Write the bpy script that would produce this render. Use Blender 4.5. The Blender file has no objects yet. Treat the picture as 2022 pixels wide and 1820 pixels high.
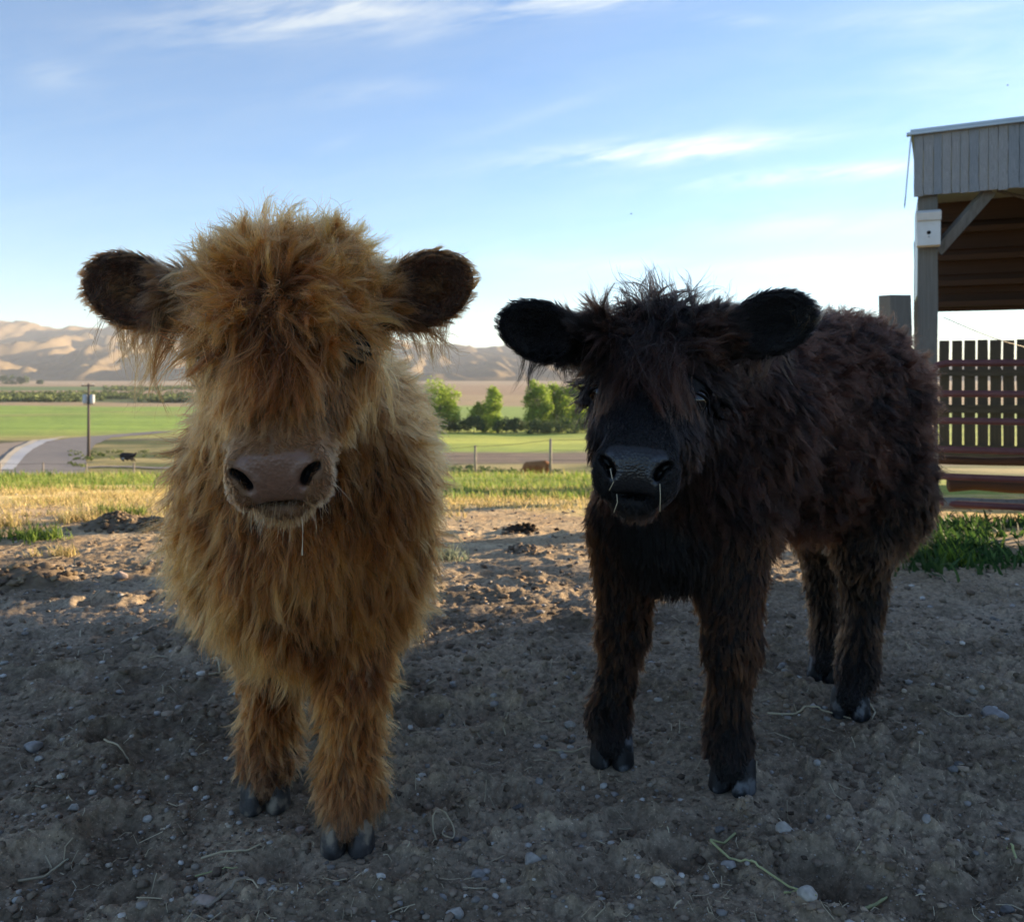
import bpy, math, random
import numpy as np
from mathutils import Vector, Matrix
from mathutils.kdtree import KDTree

SC = bpy.context.scene
COL = SC.collection
R = math.radians

# ------------------------------------------------------------------ camera
CAMH = 0.8
FPX = 1750.0 / 2022.0                      # focal length in picture widths
SHIFT = -168.0 / 2022.0                    # level camera; the frame sits low, as in a cropped photograph
cam_d = bpy.data.cameras.new('camera')
cam = bpy.data.objects.new('camera', cam_d)
COL.objects.link(cam)
cam.location = (0, 0, CAMH)
cam.rotation_euler = (math.pi / 2, 0, 0)
cam_d.shift_y = SHIFT
cam_d.sensor_width = 36.0
cam_d.lens = 36.0 * FPX
cam_d.clip_start = 0.02
cam_d.clip_end = 60000
cam_d.dof.use_dof = True
cam_d.dof.focus_distance = 1.3
cam_d.dof.aperture_fstop = 9.5
SC.camera = cam

# ------------------------------------------------------------------ light
SUN_EL = 9.5
SUN_AZ = 60.0                              # degrees right of the viewing direction
w = bpy.data.worlds.new('World')
SC.world = w
w.use_nodes = True
nt = w.node_tree
nt.nodes.clear()
N = nt.nodes.new
L = nt.links.new
out = N('ShaderNodeOutputWorld')
bg = N('ShaderNodeBackground')
bg.inputs['Strength'].default_value = 0.095
sky = N('ShaderNodeTexSky')
sky.sky_type = 'NISHITA'
sky.sun_disc = False
sky.sun_elevation = R(SUN_EL)
sky.sun_rotation = R(SUN_AZ)
sky.altitude = 1200
sky.air_density = 1.0
sky.dust_density = 0.4
sky.ozone_density = 2.5
# wispy clouds: streaky noise in direction space, where the photo's clouds hang
tc = N('ShaderNodeTexCoord')
sep = N('ShaderNodeSeparateXYZ')
L(tc.outputs['Generated'], sep.inputs[0])

def mth(op, a, b=None, c=None, clamp=False):
    n = N('ShaderNodeMath'); n.operation = op; n.use_clamp = clamp
    for i, v in enumerate((a, b, c)):
        if v is None: continue
        if isinstance(v, (int, float)): n.inputs[i].default_value = v
        else: L(v, n.inputs[i])
    return n.outputs[0]
den = mth('MAXIMUM', sep.outputs['Y'], 0.05)
ax_ = mth('DIVIDE', sep.outputs['X'], den)       # picture-independent: tangent of azimuth
el_ = mth('DIVIDE', sep.outputs['Z'], den)       # tangent of elevation

def cloud_blob(cx, cy, rx, ry, tilt, amp):
    dx = mth('SUBTRACT', ax_, cx); dy = mth('SUBTRACT', el_, cy)
    ct, st = math.cos(tilt), math.sin(tilt)
    u = mth('DIVIDE', mth('ADD', mth('MULTIPLY', dx, ct), mth('MULTIPLY', dy, st)), rx)
    v = mth('DIVIDE', mth('SUBTRACT', mth('MULTIPLY', dy, ct), mth('MULTIPLY', dx, st)), ry)
    q = mth('ADD', mth('MULTIPLY', u, u), mth('MULTIPLY', v, v))
    return mth('MULTIPLY', mth('POWER', 2.718, mth('MULTIPLY', q, -1.0)), amp)

def tan_at(px, py):
    """direction of a picture point as (tan azimuth, tan elevation)"""
    return (px - 1011) / 1750.0, (742 - py) / 1750.0
total = None
for (px, py, rxp, ryp, tl, am) in [
        (640, 25, 300, 42, 0.10, 1.5), (1180, 0, 230, 26, 0.12, 1.3), (860, 62, 120, 18, 0.25, 0.3),
        (1290, 292, 250, 22, 0.10, 1.5), (1180, 312, 130, 10, 0.12, 1.2), (1420, 300, 170, 14, 0.16, 1.1), (1600, 345, 230, 15, 0.07, 1.4),
        (1460, 40, 70, 14, 0.0, 0.5), (1800, 30, 180, 22, 0.1, 0.35), (110, 150, 70, 32, -0.2, 0.42),
        (720, 180, 130, 20, 0.1, 0.35), (1600, 440, 260, 30, 0.05, 0.3), (1650, 520, 300, 16, 0.03, 0.35),
        (1130, 520, 200, 30, 0.0, 0.3), (640, 290, 60, 10, 0.3, 0.3), (1080, 220, 120, 12, 0.3, 0.25),
        (1900, 120, 260, 120, 0.0, 0.25)]:
    cx, cy = tan_at(px, py)
    b = cloud_blob(cx, cy, rxp / 1750, ryp / 1750, tl, am)
    total = b if total is None else mth('ADD', total, b)
cmb = N('ShaderNodeCombineXYZ')
L(mth('ADD', ax_, mth('MULTIPLY', el_, -0.2)), cmb.inputs[0]); L(mth('MULTIPLY', mth('SUBTRACT', el_, mth('MULTIPLY', ax_, 0.12)), 5.0), cmb.inputs[1])
n1 = N('ShaderNodeTexNoise'); n1.inputs['Scale'].default_value = 5.0; n1.inputs['Detail'].default_value = 9; n1.inputs['Roughness'].default_value = 0.62
n1.inputs['Distortion'].default_value = 0.6
L(cmb.outputs[0], n1.inputs['Vector'])
cmb2 = N('ShaderNodeCombineXYZ')
L(mth('MULTIPLY', mth('ADD', ax_, mth('MULTIPLY', el_, 0.6)), 5.0), cmb2.inputs[0]); L(mth('MULTIPLY', mth('SUBTRACT', el_, mth('MULTIPLY', ax_, 0.25)), 34.0), cmb2.inputs[1])
n2 = N('ShaderNodeTexNoise'); n2.inputs['Scale'].default_value = 1.0; n2.inputs['Detail'].default_value = 6; n2.inputs['Roughness'].default_value = 0.6
n2.inputs['Distortion'].default_value = 0.9
L(cmb2.outputs[0], n2.inputs['Vector'])
tex = mth('ADD', mth('MULTIPLY', n1.outputs['Fac'], 0.6), mth('MULTIPLY', n2.outputs['Fac'], 0.4))
tex = mth('MULTIPLY', mth('SUBTRACT', tex, 0.40), 4.6, clamp=True)
front = mth('GREATER_THAN', sep.outputs['Y'], 0.12)
dens = mth('MULTIPLY', mth('MULTIPLY', total, tex), front)
# thin cirrus haze all round the sky, slightly stronger low down
veil = mth('MULTIPLY', n1.outputs['Fac'], 0.22)
dens = mth('ADD', mth('MULTIPLY', dens, 0.85), veil, clamp=True)
lum = N('ShaderNodeMixRGB'); lum.blend_type = 'MIX'
csky = N('ShaderNodeMixRGB'); csky.blend_type = 'MULTIPLY'; csky.inputs[0].default_value = 1.0
L(sky.outputs[0], csky.inputs[1])
csky.inputs[2].default_value = (0.76, 0.80, 0.87, 1)
cloudc = N('ShaderNodeVectorMath'); cloudc.operation = 'MULTIPLY'
L(sky.outputs[0], cloudc.inputs[0]); cloudc.inputs[1].default_value = (1.0, 0.75, 0.55)
cloudadd = N('ShaderNodeMixRGB'); cloudadd.blend_type = 'ADD'; cloudadd.inputs[0].default_value = 1.0
L(cloudc.outputs[0], cloudadd.inputs[1]); cloudadd.inputs[2].default_value = (1.45, 1.38, 1.30, 1)
L(dens, lum.inputs[0]); L(csky.outputs[0], lum.inputs[1]); L(cloudadd.outputs[0], lum.inputs[2])
L(lum.outputs[0], bg.inputs['Color'])
L(bg.outputs[0], out.inputs['Surface'])

sund = bpy.data.lights.new('sun', 'SUN')
sund.energy = 5.0
sund.angle = R(0.55)
sund.color = (1.0, 0.76, 0.47)
sun = bpy.data.objects.new('sun', sund)
COL.objects.link(sun)
SD = Vector((math.sin(R(SUN_AZ)) * math.cos(R(SUN_EL)), math.cos(R(SUN_AZ)) * math.cos(R(SUN_EL)), math.sin(R(SUN_EL))))
sun.rotation_euler = (-SD).to_track_quat('-Z', 'Y').to_euler()
sun.location = SD * 30

SC.view_settings.view_transform = 'Standard'
SC.view_settings.look = 'None'
SC.view_settings.gamma = 1.0
SC.view_settings.exposure = 1.90
SC.view_settings.use_curve_mapping = False
SC.cycles.max_bounces = 8
SC.cycles.diffuse_bounces = 3
SC.cycles.glossy_bounces = 3
SC.cycles.transmission_bounces = 6
SC.cycles.transparent_max_bounces = 8
SC.cycles.volume_bounces = 0
SC.cycles.sample_clamp_indirect = 4.0
SC.cycles.use_denoising = True
try:
    SC.cycles.denoiser = 'OPENIMAGEDENOISE'
    SC.cycles.denoising_prefilter = 'ACCURATE'
except Exception:
    pass
try:
    SC.cycles_curves.shape = 'RIBBONS'
    SC.cycles_curves.subdivisions = 2
except Exception:
    pass

# ------------------------------------------------------------------ helpers
RNG = np.random.default_rng(7)
random.seed(7)

def at(px, py, Y):
    """world point seen at picture position px,py (2022-wide scale) at depth Y"""
    return np.array([(px - 1011) / 1750.0 * Y, Y, CAMH + (742 - py) / 1750.0 * Y])

def _h(ix, iy, iz, seed):
    h = (ix.astype(np.int64) * 374761393 + iy.astype(np.int64) * 668265263 + iz.astype(np.int64) * 2147483647 + seed * 1274126177) & 0xffffffff
    h = ((h ^ (h >> 13)) * 1274126177) & 0xffffffff
    h = (h ^ (h >> 16)) & 0xffffff
    return h / float(0xffffff)

def noise2(x, y, seed=0):
    ix = np.floor(x); iy = np.floor(y)
    fx = x - ix; fy = y - iy
    ux = fx * fx * fx * (fx * (fx * 6 - 15) + 10); uy = fy * fy * fy * (fy * (fy * 6 - 15) + 10)
    z = np.zeros_like(ix)
    a = _h(ix, iy, z, seed); b = _h(ix + 1, iy, z, seed); c = _h(ix, iy + 1, z, seed); d = _h(ix + 1, iy + 1, z, seed)
    return (a * (1 - ux) + b * ux) * (1 - uy) + (c * (1 - ux) + d * ux) * uy

def fbm2(x, y, oct=4, seed=0, gain=0.5, rot=True):
    s = np.zeros_like(x); a = 1.0; t = 0
    for o in range(oct):
        s += a * noise2(x, y, seed + o * 17); t += a; a *= gain
        x, y = (0.8 * x - 0.6 * y) * 2.03 + 3.1, (0.6 * x + 0.8 * y) * 2.03 + 1.7
    return s / t

def noise3(p, seed=0):
    i = np.floor(p); f = p - i
    u = f * f * (3 - 2 * f)
    r = 0
    for dx in (0, 1):
        wx = u[:, 0] if dx else 1 - u[:, 0]
        for dy in (0, 1):
            wy = u[:, 1] if dy else 1 - u[:, 1]
            for dz in (0, 1):
                wz = u[:, 2] if dz else 1 - u[:, 2]
                r = r + wx * wy * wz * _h(i[:, 0] + dx, i[:, 1] + dy, i[:, 2] + dz, seed)
    return r

def vnoise3(p, seed=0):
    return np.stack([noise3(p, seed), noise3(p, seed + 101), noise3(p, seed + 202)], 1) * 2 - 1

def nrm(v):
    return v / np.maximum(np.linalg.norm(v, axis=-1, keepdims=True), 1e-9)

def mesh_np(name, V, F, mats=None, smooth=False, midx=None, col=None, parent=None, link=True):
    """V (n,3); F (m,3|4) array of one size, or a list of arrays"""
    me = bpy.data.meshes.new(name)
    if isinstance(F, np.ndarray): F = [F]
    F = [f for f in F if len(f)]
    nl = sum(f.size for f in F); nf = sum(len(f) for f in F)
    me.vertices.add(len(V)); me.vertices.foreach_set('co', np.ascontiguousarray(V, dtype=np.float32).ravel())
    me.loops.add(nl); me.loops.foreach_set('vertex_index', np.concatenate([f.ravel() for f in F]).astype(np.int32))
    me.polygons.add(nf)
    tot = np.concatenate([np.full(len(f), f.shape[1]) for f in F])
    st = np.concatenate([[0], np.cumsum(tot)[:-1]])
    me.polygons.foreach_set('loop_start', st.astype(np.int32))
    if smooth: me.polygons.foreach_set('use_smooth', np.ones(nf, dtype=bool))
    if midx is not None: me.polygons.foreach_set('material_index', np.asarray(midx, dtype=np.int32))
    me.update(calc_edges=True)
    if col is not None:
        ca = me.color_attributes.new('col', 'FLOAT_COLOR', 'POINT')
        c4 = np.ones((len(V), 4), dtype=np.float32); c4[:, :3] = col
        ca.data.foreach_set('color', c4.ravel())
    for m in (mats if isinstance(mats, (list, tuple)) else [mats]):
        if m: me.materials.append(m)
    o = bpy.data.objects.new(name, me)
    if link: COL.objects.link(o)
    if parent: o.parent = parent
    return o

def tag(o, label=None, cat=None, group=None, kind=None):
    if label: o['label'] = label
    if cat: o['category'] = cat
    if group: o['group'] = group
    if kind: o['kind'] = kind
    return o

def empty(name, loc=(0, 0, 0), rz=0.0):
    o = bpy.data.objects.new(name, None)
    o.empty_display_size = 0.1
    COL.objects.link(o); o.location = loc; o.rotation_euler = (0, 0, rz)
    return o

def copy_tree(o, parent=None):
    c = o.copy(); COL.objects.link(c)
    if parent: c.parent = parent
    for ch in list(o.children): copy_tree(ch, c)
    return c

class MB:
    """collects simple solids, links them as ONE mesh"""
    def __init__(s): s.v = []; s.f = []; s.n = 0; s.m = []
    def add(s, V, F, mi=0):
        V = np.asarray(V, float); s.v.append(V)
        for f in F: s.f.append([i + s.n for i in f]); s.m.append(mi)
        s.n += len(V); return s
    def box(s, c, d, M=None, mi=0, jit=0.0):
        x, y, z = [q / 2 for q in d]
        V = np.array([[a * x, b * y, e * z] for e in (-1, 1) for a, b in ((-1, -1), (1, -1), (1, 1), (-1, 1))])
        if jit: V = V + RNG.uniform(-jit, jit, V.shape)
        if M is not None: V = V @ np.array(M).T
        V = V + np.array(c)
        return s.add(V, [(0, 3, 2, 1), (4, 5, 6, 7), (0, 1, 5, 4), (1, 2, 6, 5), (2, 3, 7, 6), (3, 0, 4, 7)], mi)
    def tube(s, P, rad, n=8, mi=0, cap=True):
        P = [np.asarray(p, float) for p in P]
        rad = rad if hasattr(rad, '__len__') else [rad] * len(P)
        V = []; F = []
        up = np.array([0.13, 0.21, 0.97])
        for i, p in enumerate(P):
            t = P[min(i + 1, len(P) - 1)] - P[max(i - 1, 0)]
            t = t / max(np.linalg.norm(t), 1e-9)
            a = np.cross(t, up)
            if np.linalg.norm(a) < 1e-2: a = np.cross(t, (1, 0, 0))
            a /= np.linalg.norm(a); b = np.cross(t, a)
            up = b * -1 if False else up
            for k in range(n):
                q = 2 * math.pi * k / n
                V.append(p + rad[i] * (a * math.cos(q) + b * math.sin(q)))
        for i in range(len(P) - 1):
            for k in range(n):
                k2 = (k + 1) % n
                F.append((i * n + k, i * n + k2, (i + 1) * n + k2, (i + 1) * n + k))
        if cap:
            F.append(tuple(range(n))[::-1]); F.append(tuple((len(P) - 1) * n + k for k in range(n)))
        return s.add(V, F, mi)
    def build(s, name, mats, parent=None, smooth=False, bevel=0.0):
        V = np.concatenate(s.v)
        me = bpy.data.meshes.new(name)
        me.from_pydata(V.tolist(), [], s.f)
        me.polygons.foreach_set('material_index', np.array(s.m, dtype=np.int32))
        if smooth: me.polygons.foreach_set('use_smooth', np.ones(len(s.f), dtype=bool))
        for m in (mats if isinstance(mats, (list, tuple)) else [mats]): me.materials.append(m)
        me.update()
        o = bpy.data.objects.new(name, me); COL.objects.link(o)
        if parent: o.parent = parent
        if bevel:
            b = o.modifiers.new('bevel', 'BEVEL'); b.width = bevel; b.segments = 2; b.limit_method = 'ANGLE'
        return o

# ------------------------------------------------------------------ materials
def new_mat(name):
    m = bpy.data.materials.new(name); m.use_nodes = True
    t = m.node_tree; t.nodes.clear()
    o = t.nodes.new('ShaderNodeOutputMaterial')
    return m, t, o

def mat(name, c1, c2=None, rough=0.8, scale=8.0, stretch=(1, 1, 1), bump=0.3, bscale=None, detail=6, attr=None, spec=0.3,
        metal=0.0, coords='Object', trans=0.0, contrast=1.0, dist=0.004):
    m, t, o = new_mat(name)
    n = t.nodes.new; l = t.links.new
    b = n('ShaderNodeBsdfPrincipled')
    b.inputs['Roughness'].default_value = rough; b.inputs['Metallic'].default_value = metal
    b.inputs['Specular IOR Level'].default_value = spec
    tcn = n('ShaderNodeTexCoord'); mp = n('ShaderNodeMapping'); mp.inputs['Scale'].default_value = stretch
    l(tcn.outputs[coords], mp.inputs[0])
    no = n('ShaderNodeTexNoise'); no.inputs['Scale'].default_value = scale; no.inputs['Detail'].default_value = detail
    no.inputs['Roughness'].default_value = 0.6
    l(mp.outputs[0], no.inputs['Vector'])
    rm = n('ShaderNodeMapRange'); rm.inputs[1].default_value = 0.5 - 0.22 / contrast; rm.inputs[2].default_value = 0.5 + 0.22 / contrast
    l(no.outputs['Fac'], rm.inputs[0])
    if attr:
        a = n('ShaderNodeAttribute'); a.attribute_name = attr
        mx = n('ShaderNodeMixRGB'); mx.blend_type = 'MULTIPLY'; mx.inputs[0].default_value = 1.0
        cr = n('ShaderNodeMixRGB'); l(rm.outputs[0], cr.inputs[0])
        cr.inputs[1].default_value = (*c1, 1); cr.inputs[2].default_value = (*(c2 or c1), 1)
        l(a.outputs['Color'], mx.inputs[1]); l(cr.outputs[0], mx.inputs[2]); base = mx.outputs[0]
    else:
        cr = n('ShaderNodeMixRGB'); l(rm.outputs[0], cr.inputs[0])
        cr.inputs[1].default_value = (*c1, 1); cr.inputs[2].default_value = (*(c2 or c1), 1); base = cr.outputs[0]
    l(base, b.inputs['Base Color'])
    if bump:
        bn = n('ShaderNodeTexNoise'); bn.inputs['Scale'].default_value = bscale or scale * 4; bn.inputs['Detail'].default_value = 5
        l(mp.outputs[0], bn.inputs['Vector'])
        bp = n('ShaderNodeBump'); bp.inputs['Strength'].default_value = bump; bp.inputs['Distance'].default_value = dist
        l(bn.outputs['Fac'], bp.inputs['Height']); l(bp.outputs[0], b.inputs['Normal'])
    sh = b.outputs[0]
    if trans:
        tr = n('ShaderNodeBsdfTranslucent'); l(base, tr.inputs['Color'])
        ms = n('ShaderNodeMixShader'); ms.inputs[0].default_value = trans
        l(b.outputs[0], ms.inputs[1]); l(tr.outputs[0], ms.inputs[2]); sh = ms.outputs[0]
    l(sh, o.inputs['Surface'])
    return m

# ------------------------------------------------------------------ distance field bodies
class Prim:
    """one soft volume of a body, with the grooming of the coat that grows on it"""
    def __init__(s, kind, a, b=None, ra=0, rb=0, k=.03, g=None, M=None, op=1):
        s.kind = kind; s.a = np.array(a, float); s.b = None if b is None else np.array(b, float)
        s.ra = ra; s.rb = rb; s.M = M; s.k = k; s.g = g; s.op = op
        if kind == 'e': r = float(np.max(ra)); s.lo = s.a - r; s.hi = s.a + r
        else:
            r = max(ra, rb); s.lo = np.minimum(s.a, s.b) - r; s.hi = np.maximum(s.a, s.b) + r
    def d(s, P):
        if s.kind == 'c':
            ab = s.b - s.a; t = np.clip(((P - s.a) @ ab) / (ab @ ab), 0, 1)
            return np.linalg.norm(P - s.a - t[:, None] * ab, axis=1) - (s.ra + (s.rb - s.ra) * t)
        q = P - s.a
        if s.M is not None: q = q @ s.M               # columns of M are the local axes
        r = np.asarray(s.ra, float)
        k0 = np.linalg.norm(q / r, axis=1); k1 = np.linalg.norm(q / (r * r), axis=1)
        return k0 * (k0 - 1.0) / np.maximum(k1, 1e-6)

def smin(a, b, k):
    h = np.maximum(k - np.abs(a - b), 0) / k
    return np.minimum(a, b) - h * h * k * .25

def sdf(prims, P):
    r = np.full(len(P), 0.2)
    for p in prims:
        d = p.d(P)
        r = smin(r, d, p.k) if p.op > 0 else -smin(-r, d, p.k)
    return r

def sdf_grad(prims, P, e=.002):
    g = np.empty_like(P)
    for i in range(3):
        o = np.zeros(3); o[i] = e
        g[:, i] = sdf(prims, P + o) - sdf(prims, P - o)
    return nrm(g)

def surface(prims, axes):
    """naive surface nets over a rectilinear grid, evaluated prim by prim near each prim only"""
    ax, ay, az = axes
    D = np.full((len(ax), len(ay), len(az)), 0.05, dtype=np.float64)
    for p in prims:
        m = p.k + .05 if p.op > 0 else p.k + .004
        sl = []
        for i, A in enumerate(axes):
            i0 = np.searchsorted(A, p.lo[i] - m); i1 = np.searchsorted(A, p.hi[i] + m)
            sl.append(slice(max(i0, 0), max(i1, i0 + 1)))
        X, Y, Z = np.meshgrid(ax[sl[0]], ay[sl[1]], az[sl[2]], indexing='ij')
        if X.size == 0: continue
        d = p.d(np.stack([X.ravel(), Y.ravel(), Z.ravel()], 1)).reshape(X.shape)
        cur = D[sl[0], sl[1], sl[2]]
        D[sl[0], sl[1], sl[2]] = smin(cur, d, p.k) if p.op > 0 else -smin(-cur, d, p.k)
    nx, ny, nz = D.shape
    ins = D < 0
    cnt = np.zeros((nx - 1, ny - 1, nz - 1)); acc = np.zeros((nx - 1, ny - 1, nz - 1, 3))
    c8 = [(i, j, k) for i in (0, 1) for j in (0, 1) for k in (0, 1)]
    G = [np.broadcast_to(ax[:, None, None], D.shape), np.broadcast_to(ay[None, :, None], D.shape), np.broadcast_to(az[None, None, :], D.shape)]
    def cut(A, c): return A[c[0]:nx - 1 + c[0], c[1]:ny - 1 + c[1], c[2]:nz - 1 + c[2]]
    for a in c8:
        for b in c8:
            if sum(abs(a[i] - b[i]) for i in range(3)) == 1 and a < b:
                da, db = cut(D, a), cut(D, b)
                m = (da < 0) != (db < 0)
                if not m.any(): continue
                idx = np.nonzero(m)
                t = da[idx] / (da[idx] - db[idx])
                for i in range(3):
                    pa, pb = cut(G[i], a)[idx], cut(G[i], b)[idx]
                    acc[idx + (np.full(len(t), i),)] += pa + (pb - pa) * t
                cnt[idx] += 1
    cell = cnt > 0
    vid = np.full(cell.shape, -1, dtype=np.int64); vid[cell] = np.arange(cell.sum())
    V = acc[cell] / cnt[cell][:, None]
    Q = []
    for axis in range(3):
        s0 = [slice(None)] * 3; s1 = [slice(None)] * 3
        s0[axis] = slice(0, -1); s1[axis] = slice(1, None)
        A, B = ins[tuple(s0)], ins[tuple(s1)]
        ch = np.nonzero(A != B)
        o1, o2 = [i for i in range(3) if i != axis]
        ok = (ch[o1] > 0) & (ch[o2] > 0) & (ch[o1] < D.shape[o1] - 1) & (ch[o2] < D.shape[o2] - 1)
        ch = [c[ok] for c in ch]
        def v(d1, d2):
            c = list(ch); c[o1] = ch[o1] - d1; c[o2] = ch[o2] - d2
            return vid[tuple(c)]
        q = np.stack([v(1, 1), v(0, 1), v(0, 0), v(1, 0)], 1)
        flip = A[tuple(ch)] if axis != 1 else ~A[tuple(ch)]
        q[~flip] = q[~flip][:, ::-1]
        Q.append(q)
    return V, np.concatenate(Q)

def axis_grid(lo, hi, f0, f1, fine, coarse):
    a = [lo]
    while a[-1] < hi:
        x = a[-1]
        dist = max(f0 - x, x - f1, 0)
        a.append(x + min(coarse, fine + dist * .12))
    return np.array(a)

# ------------------------------------------------------------------ coat
GK = ['len', 'lift', 'grav', 'curl', 'thick', 'clump', 'dens', 'wave', 'gd']
GDEF = dict(len=.05, lift=.35, grav=.4, curl=.25, thick=1.0, clump=.6, dens=1.0, wave=.3, gd=1.0)

def groom(prims, P):
    """soft blend of the grooming of the nearest volumes: scalars, comb direction, root and tip colour"""
    gp = [p for p in prims if p.g is not None and p.op > 0]
    Dm = np.stack([p.d(P) for p in gp], 1)
    Wt = np.exp(-(Dm - Dm.min(1, keepdims=True)) / .010); Wt /= Wt.sum(1, keepdims=True)
    o = {k: Wt @ np.array([p.g.get(k, GDEF[k]) for p in gp]) for k in GK}
    comb = np.zeros_like(P)
    for i, p in enumerate(gp):
        c = p.g['comb']
        if callable(c):
            sel = Wt[:, i] > .004
            if sel.any(): comb[sel] += Wt[sel, i:i + 1] * c(P[sel])
        else: comb += Wt[:, i:i + 1] * np.array(c, float)
    o['comb'] = comb
    o['c0'] = Wt @ np.array([p.g['c0'] for p in gp]); o['c1'] = Wt @ np.array([p.g['c1'] for p in gp])
    return o

HAIRMAT = {}
def hair_mat(name, rough=.35, rad=.5, coat=.0, ior=1.32):
    m, t, o = new_mat(name)
    h = t.nodes.new('ShaderNodeBsdfHairPrincipled')
    h.model = 'CHIANG'
    h.parametrization = 'COLOR'
    a = t.nodes.new('ShaderNodeAttribute'); a.attribute_name = 'hcol'
    t.links.new(a.outputs['Color'], h.inputs['Color'])
    h.inputs['Roughness'].default_value = rough
    h.inputs['Radial Roughness'].default_value = rad
    h.inputs['Coat'].default_value = coat
    h.inputs['IOR'].default_value = ior
    h.inputs['Random Roughness'].default_value = .2
    t.links.new(h.outputs[0], o.inputs['Surface'])
    return m

def curves_np(name, P, rad, col, m, parent=None):
    """P (n,k,3), rad (n,k), col (n,k,3)"""
    n_, k_ = P.shape[:2]
    hc = bpy.data.hair_curves.new(name)
    hc.add_curves([k_] * n_)
    hc.points.foreach_set('position', P.astype(np.float32).ravel())
    ra = hc.attributes.get('radius') or hc.attributes.new('radius', 'FLOAT', 'POINT')
    ra.data.foreach_set('value', rad.astype(np.float32).ravel())
    ca = hc.attributes.new('hcol', 'FLOAT_COLOR', 'POINT')
    c4 = np.ones((n_ * k_, 4), dtype=np.float32); c4[:, :3] = col.reshape(-1, 3)
    ca.data.foreach_set('color', c4.ravel())
    hc.materials.append(m)
    o = bpy.data.objects.new(name, hc); COL.objects.link(o)
    if parent: o.parent = parent
    return o

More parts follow.
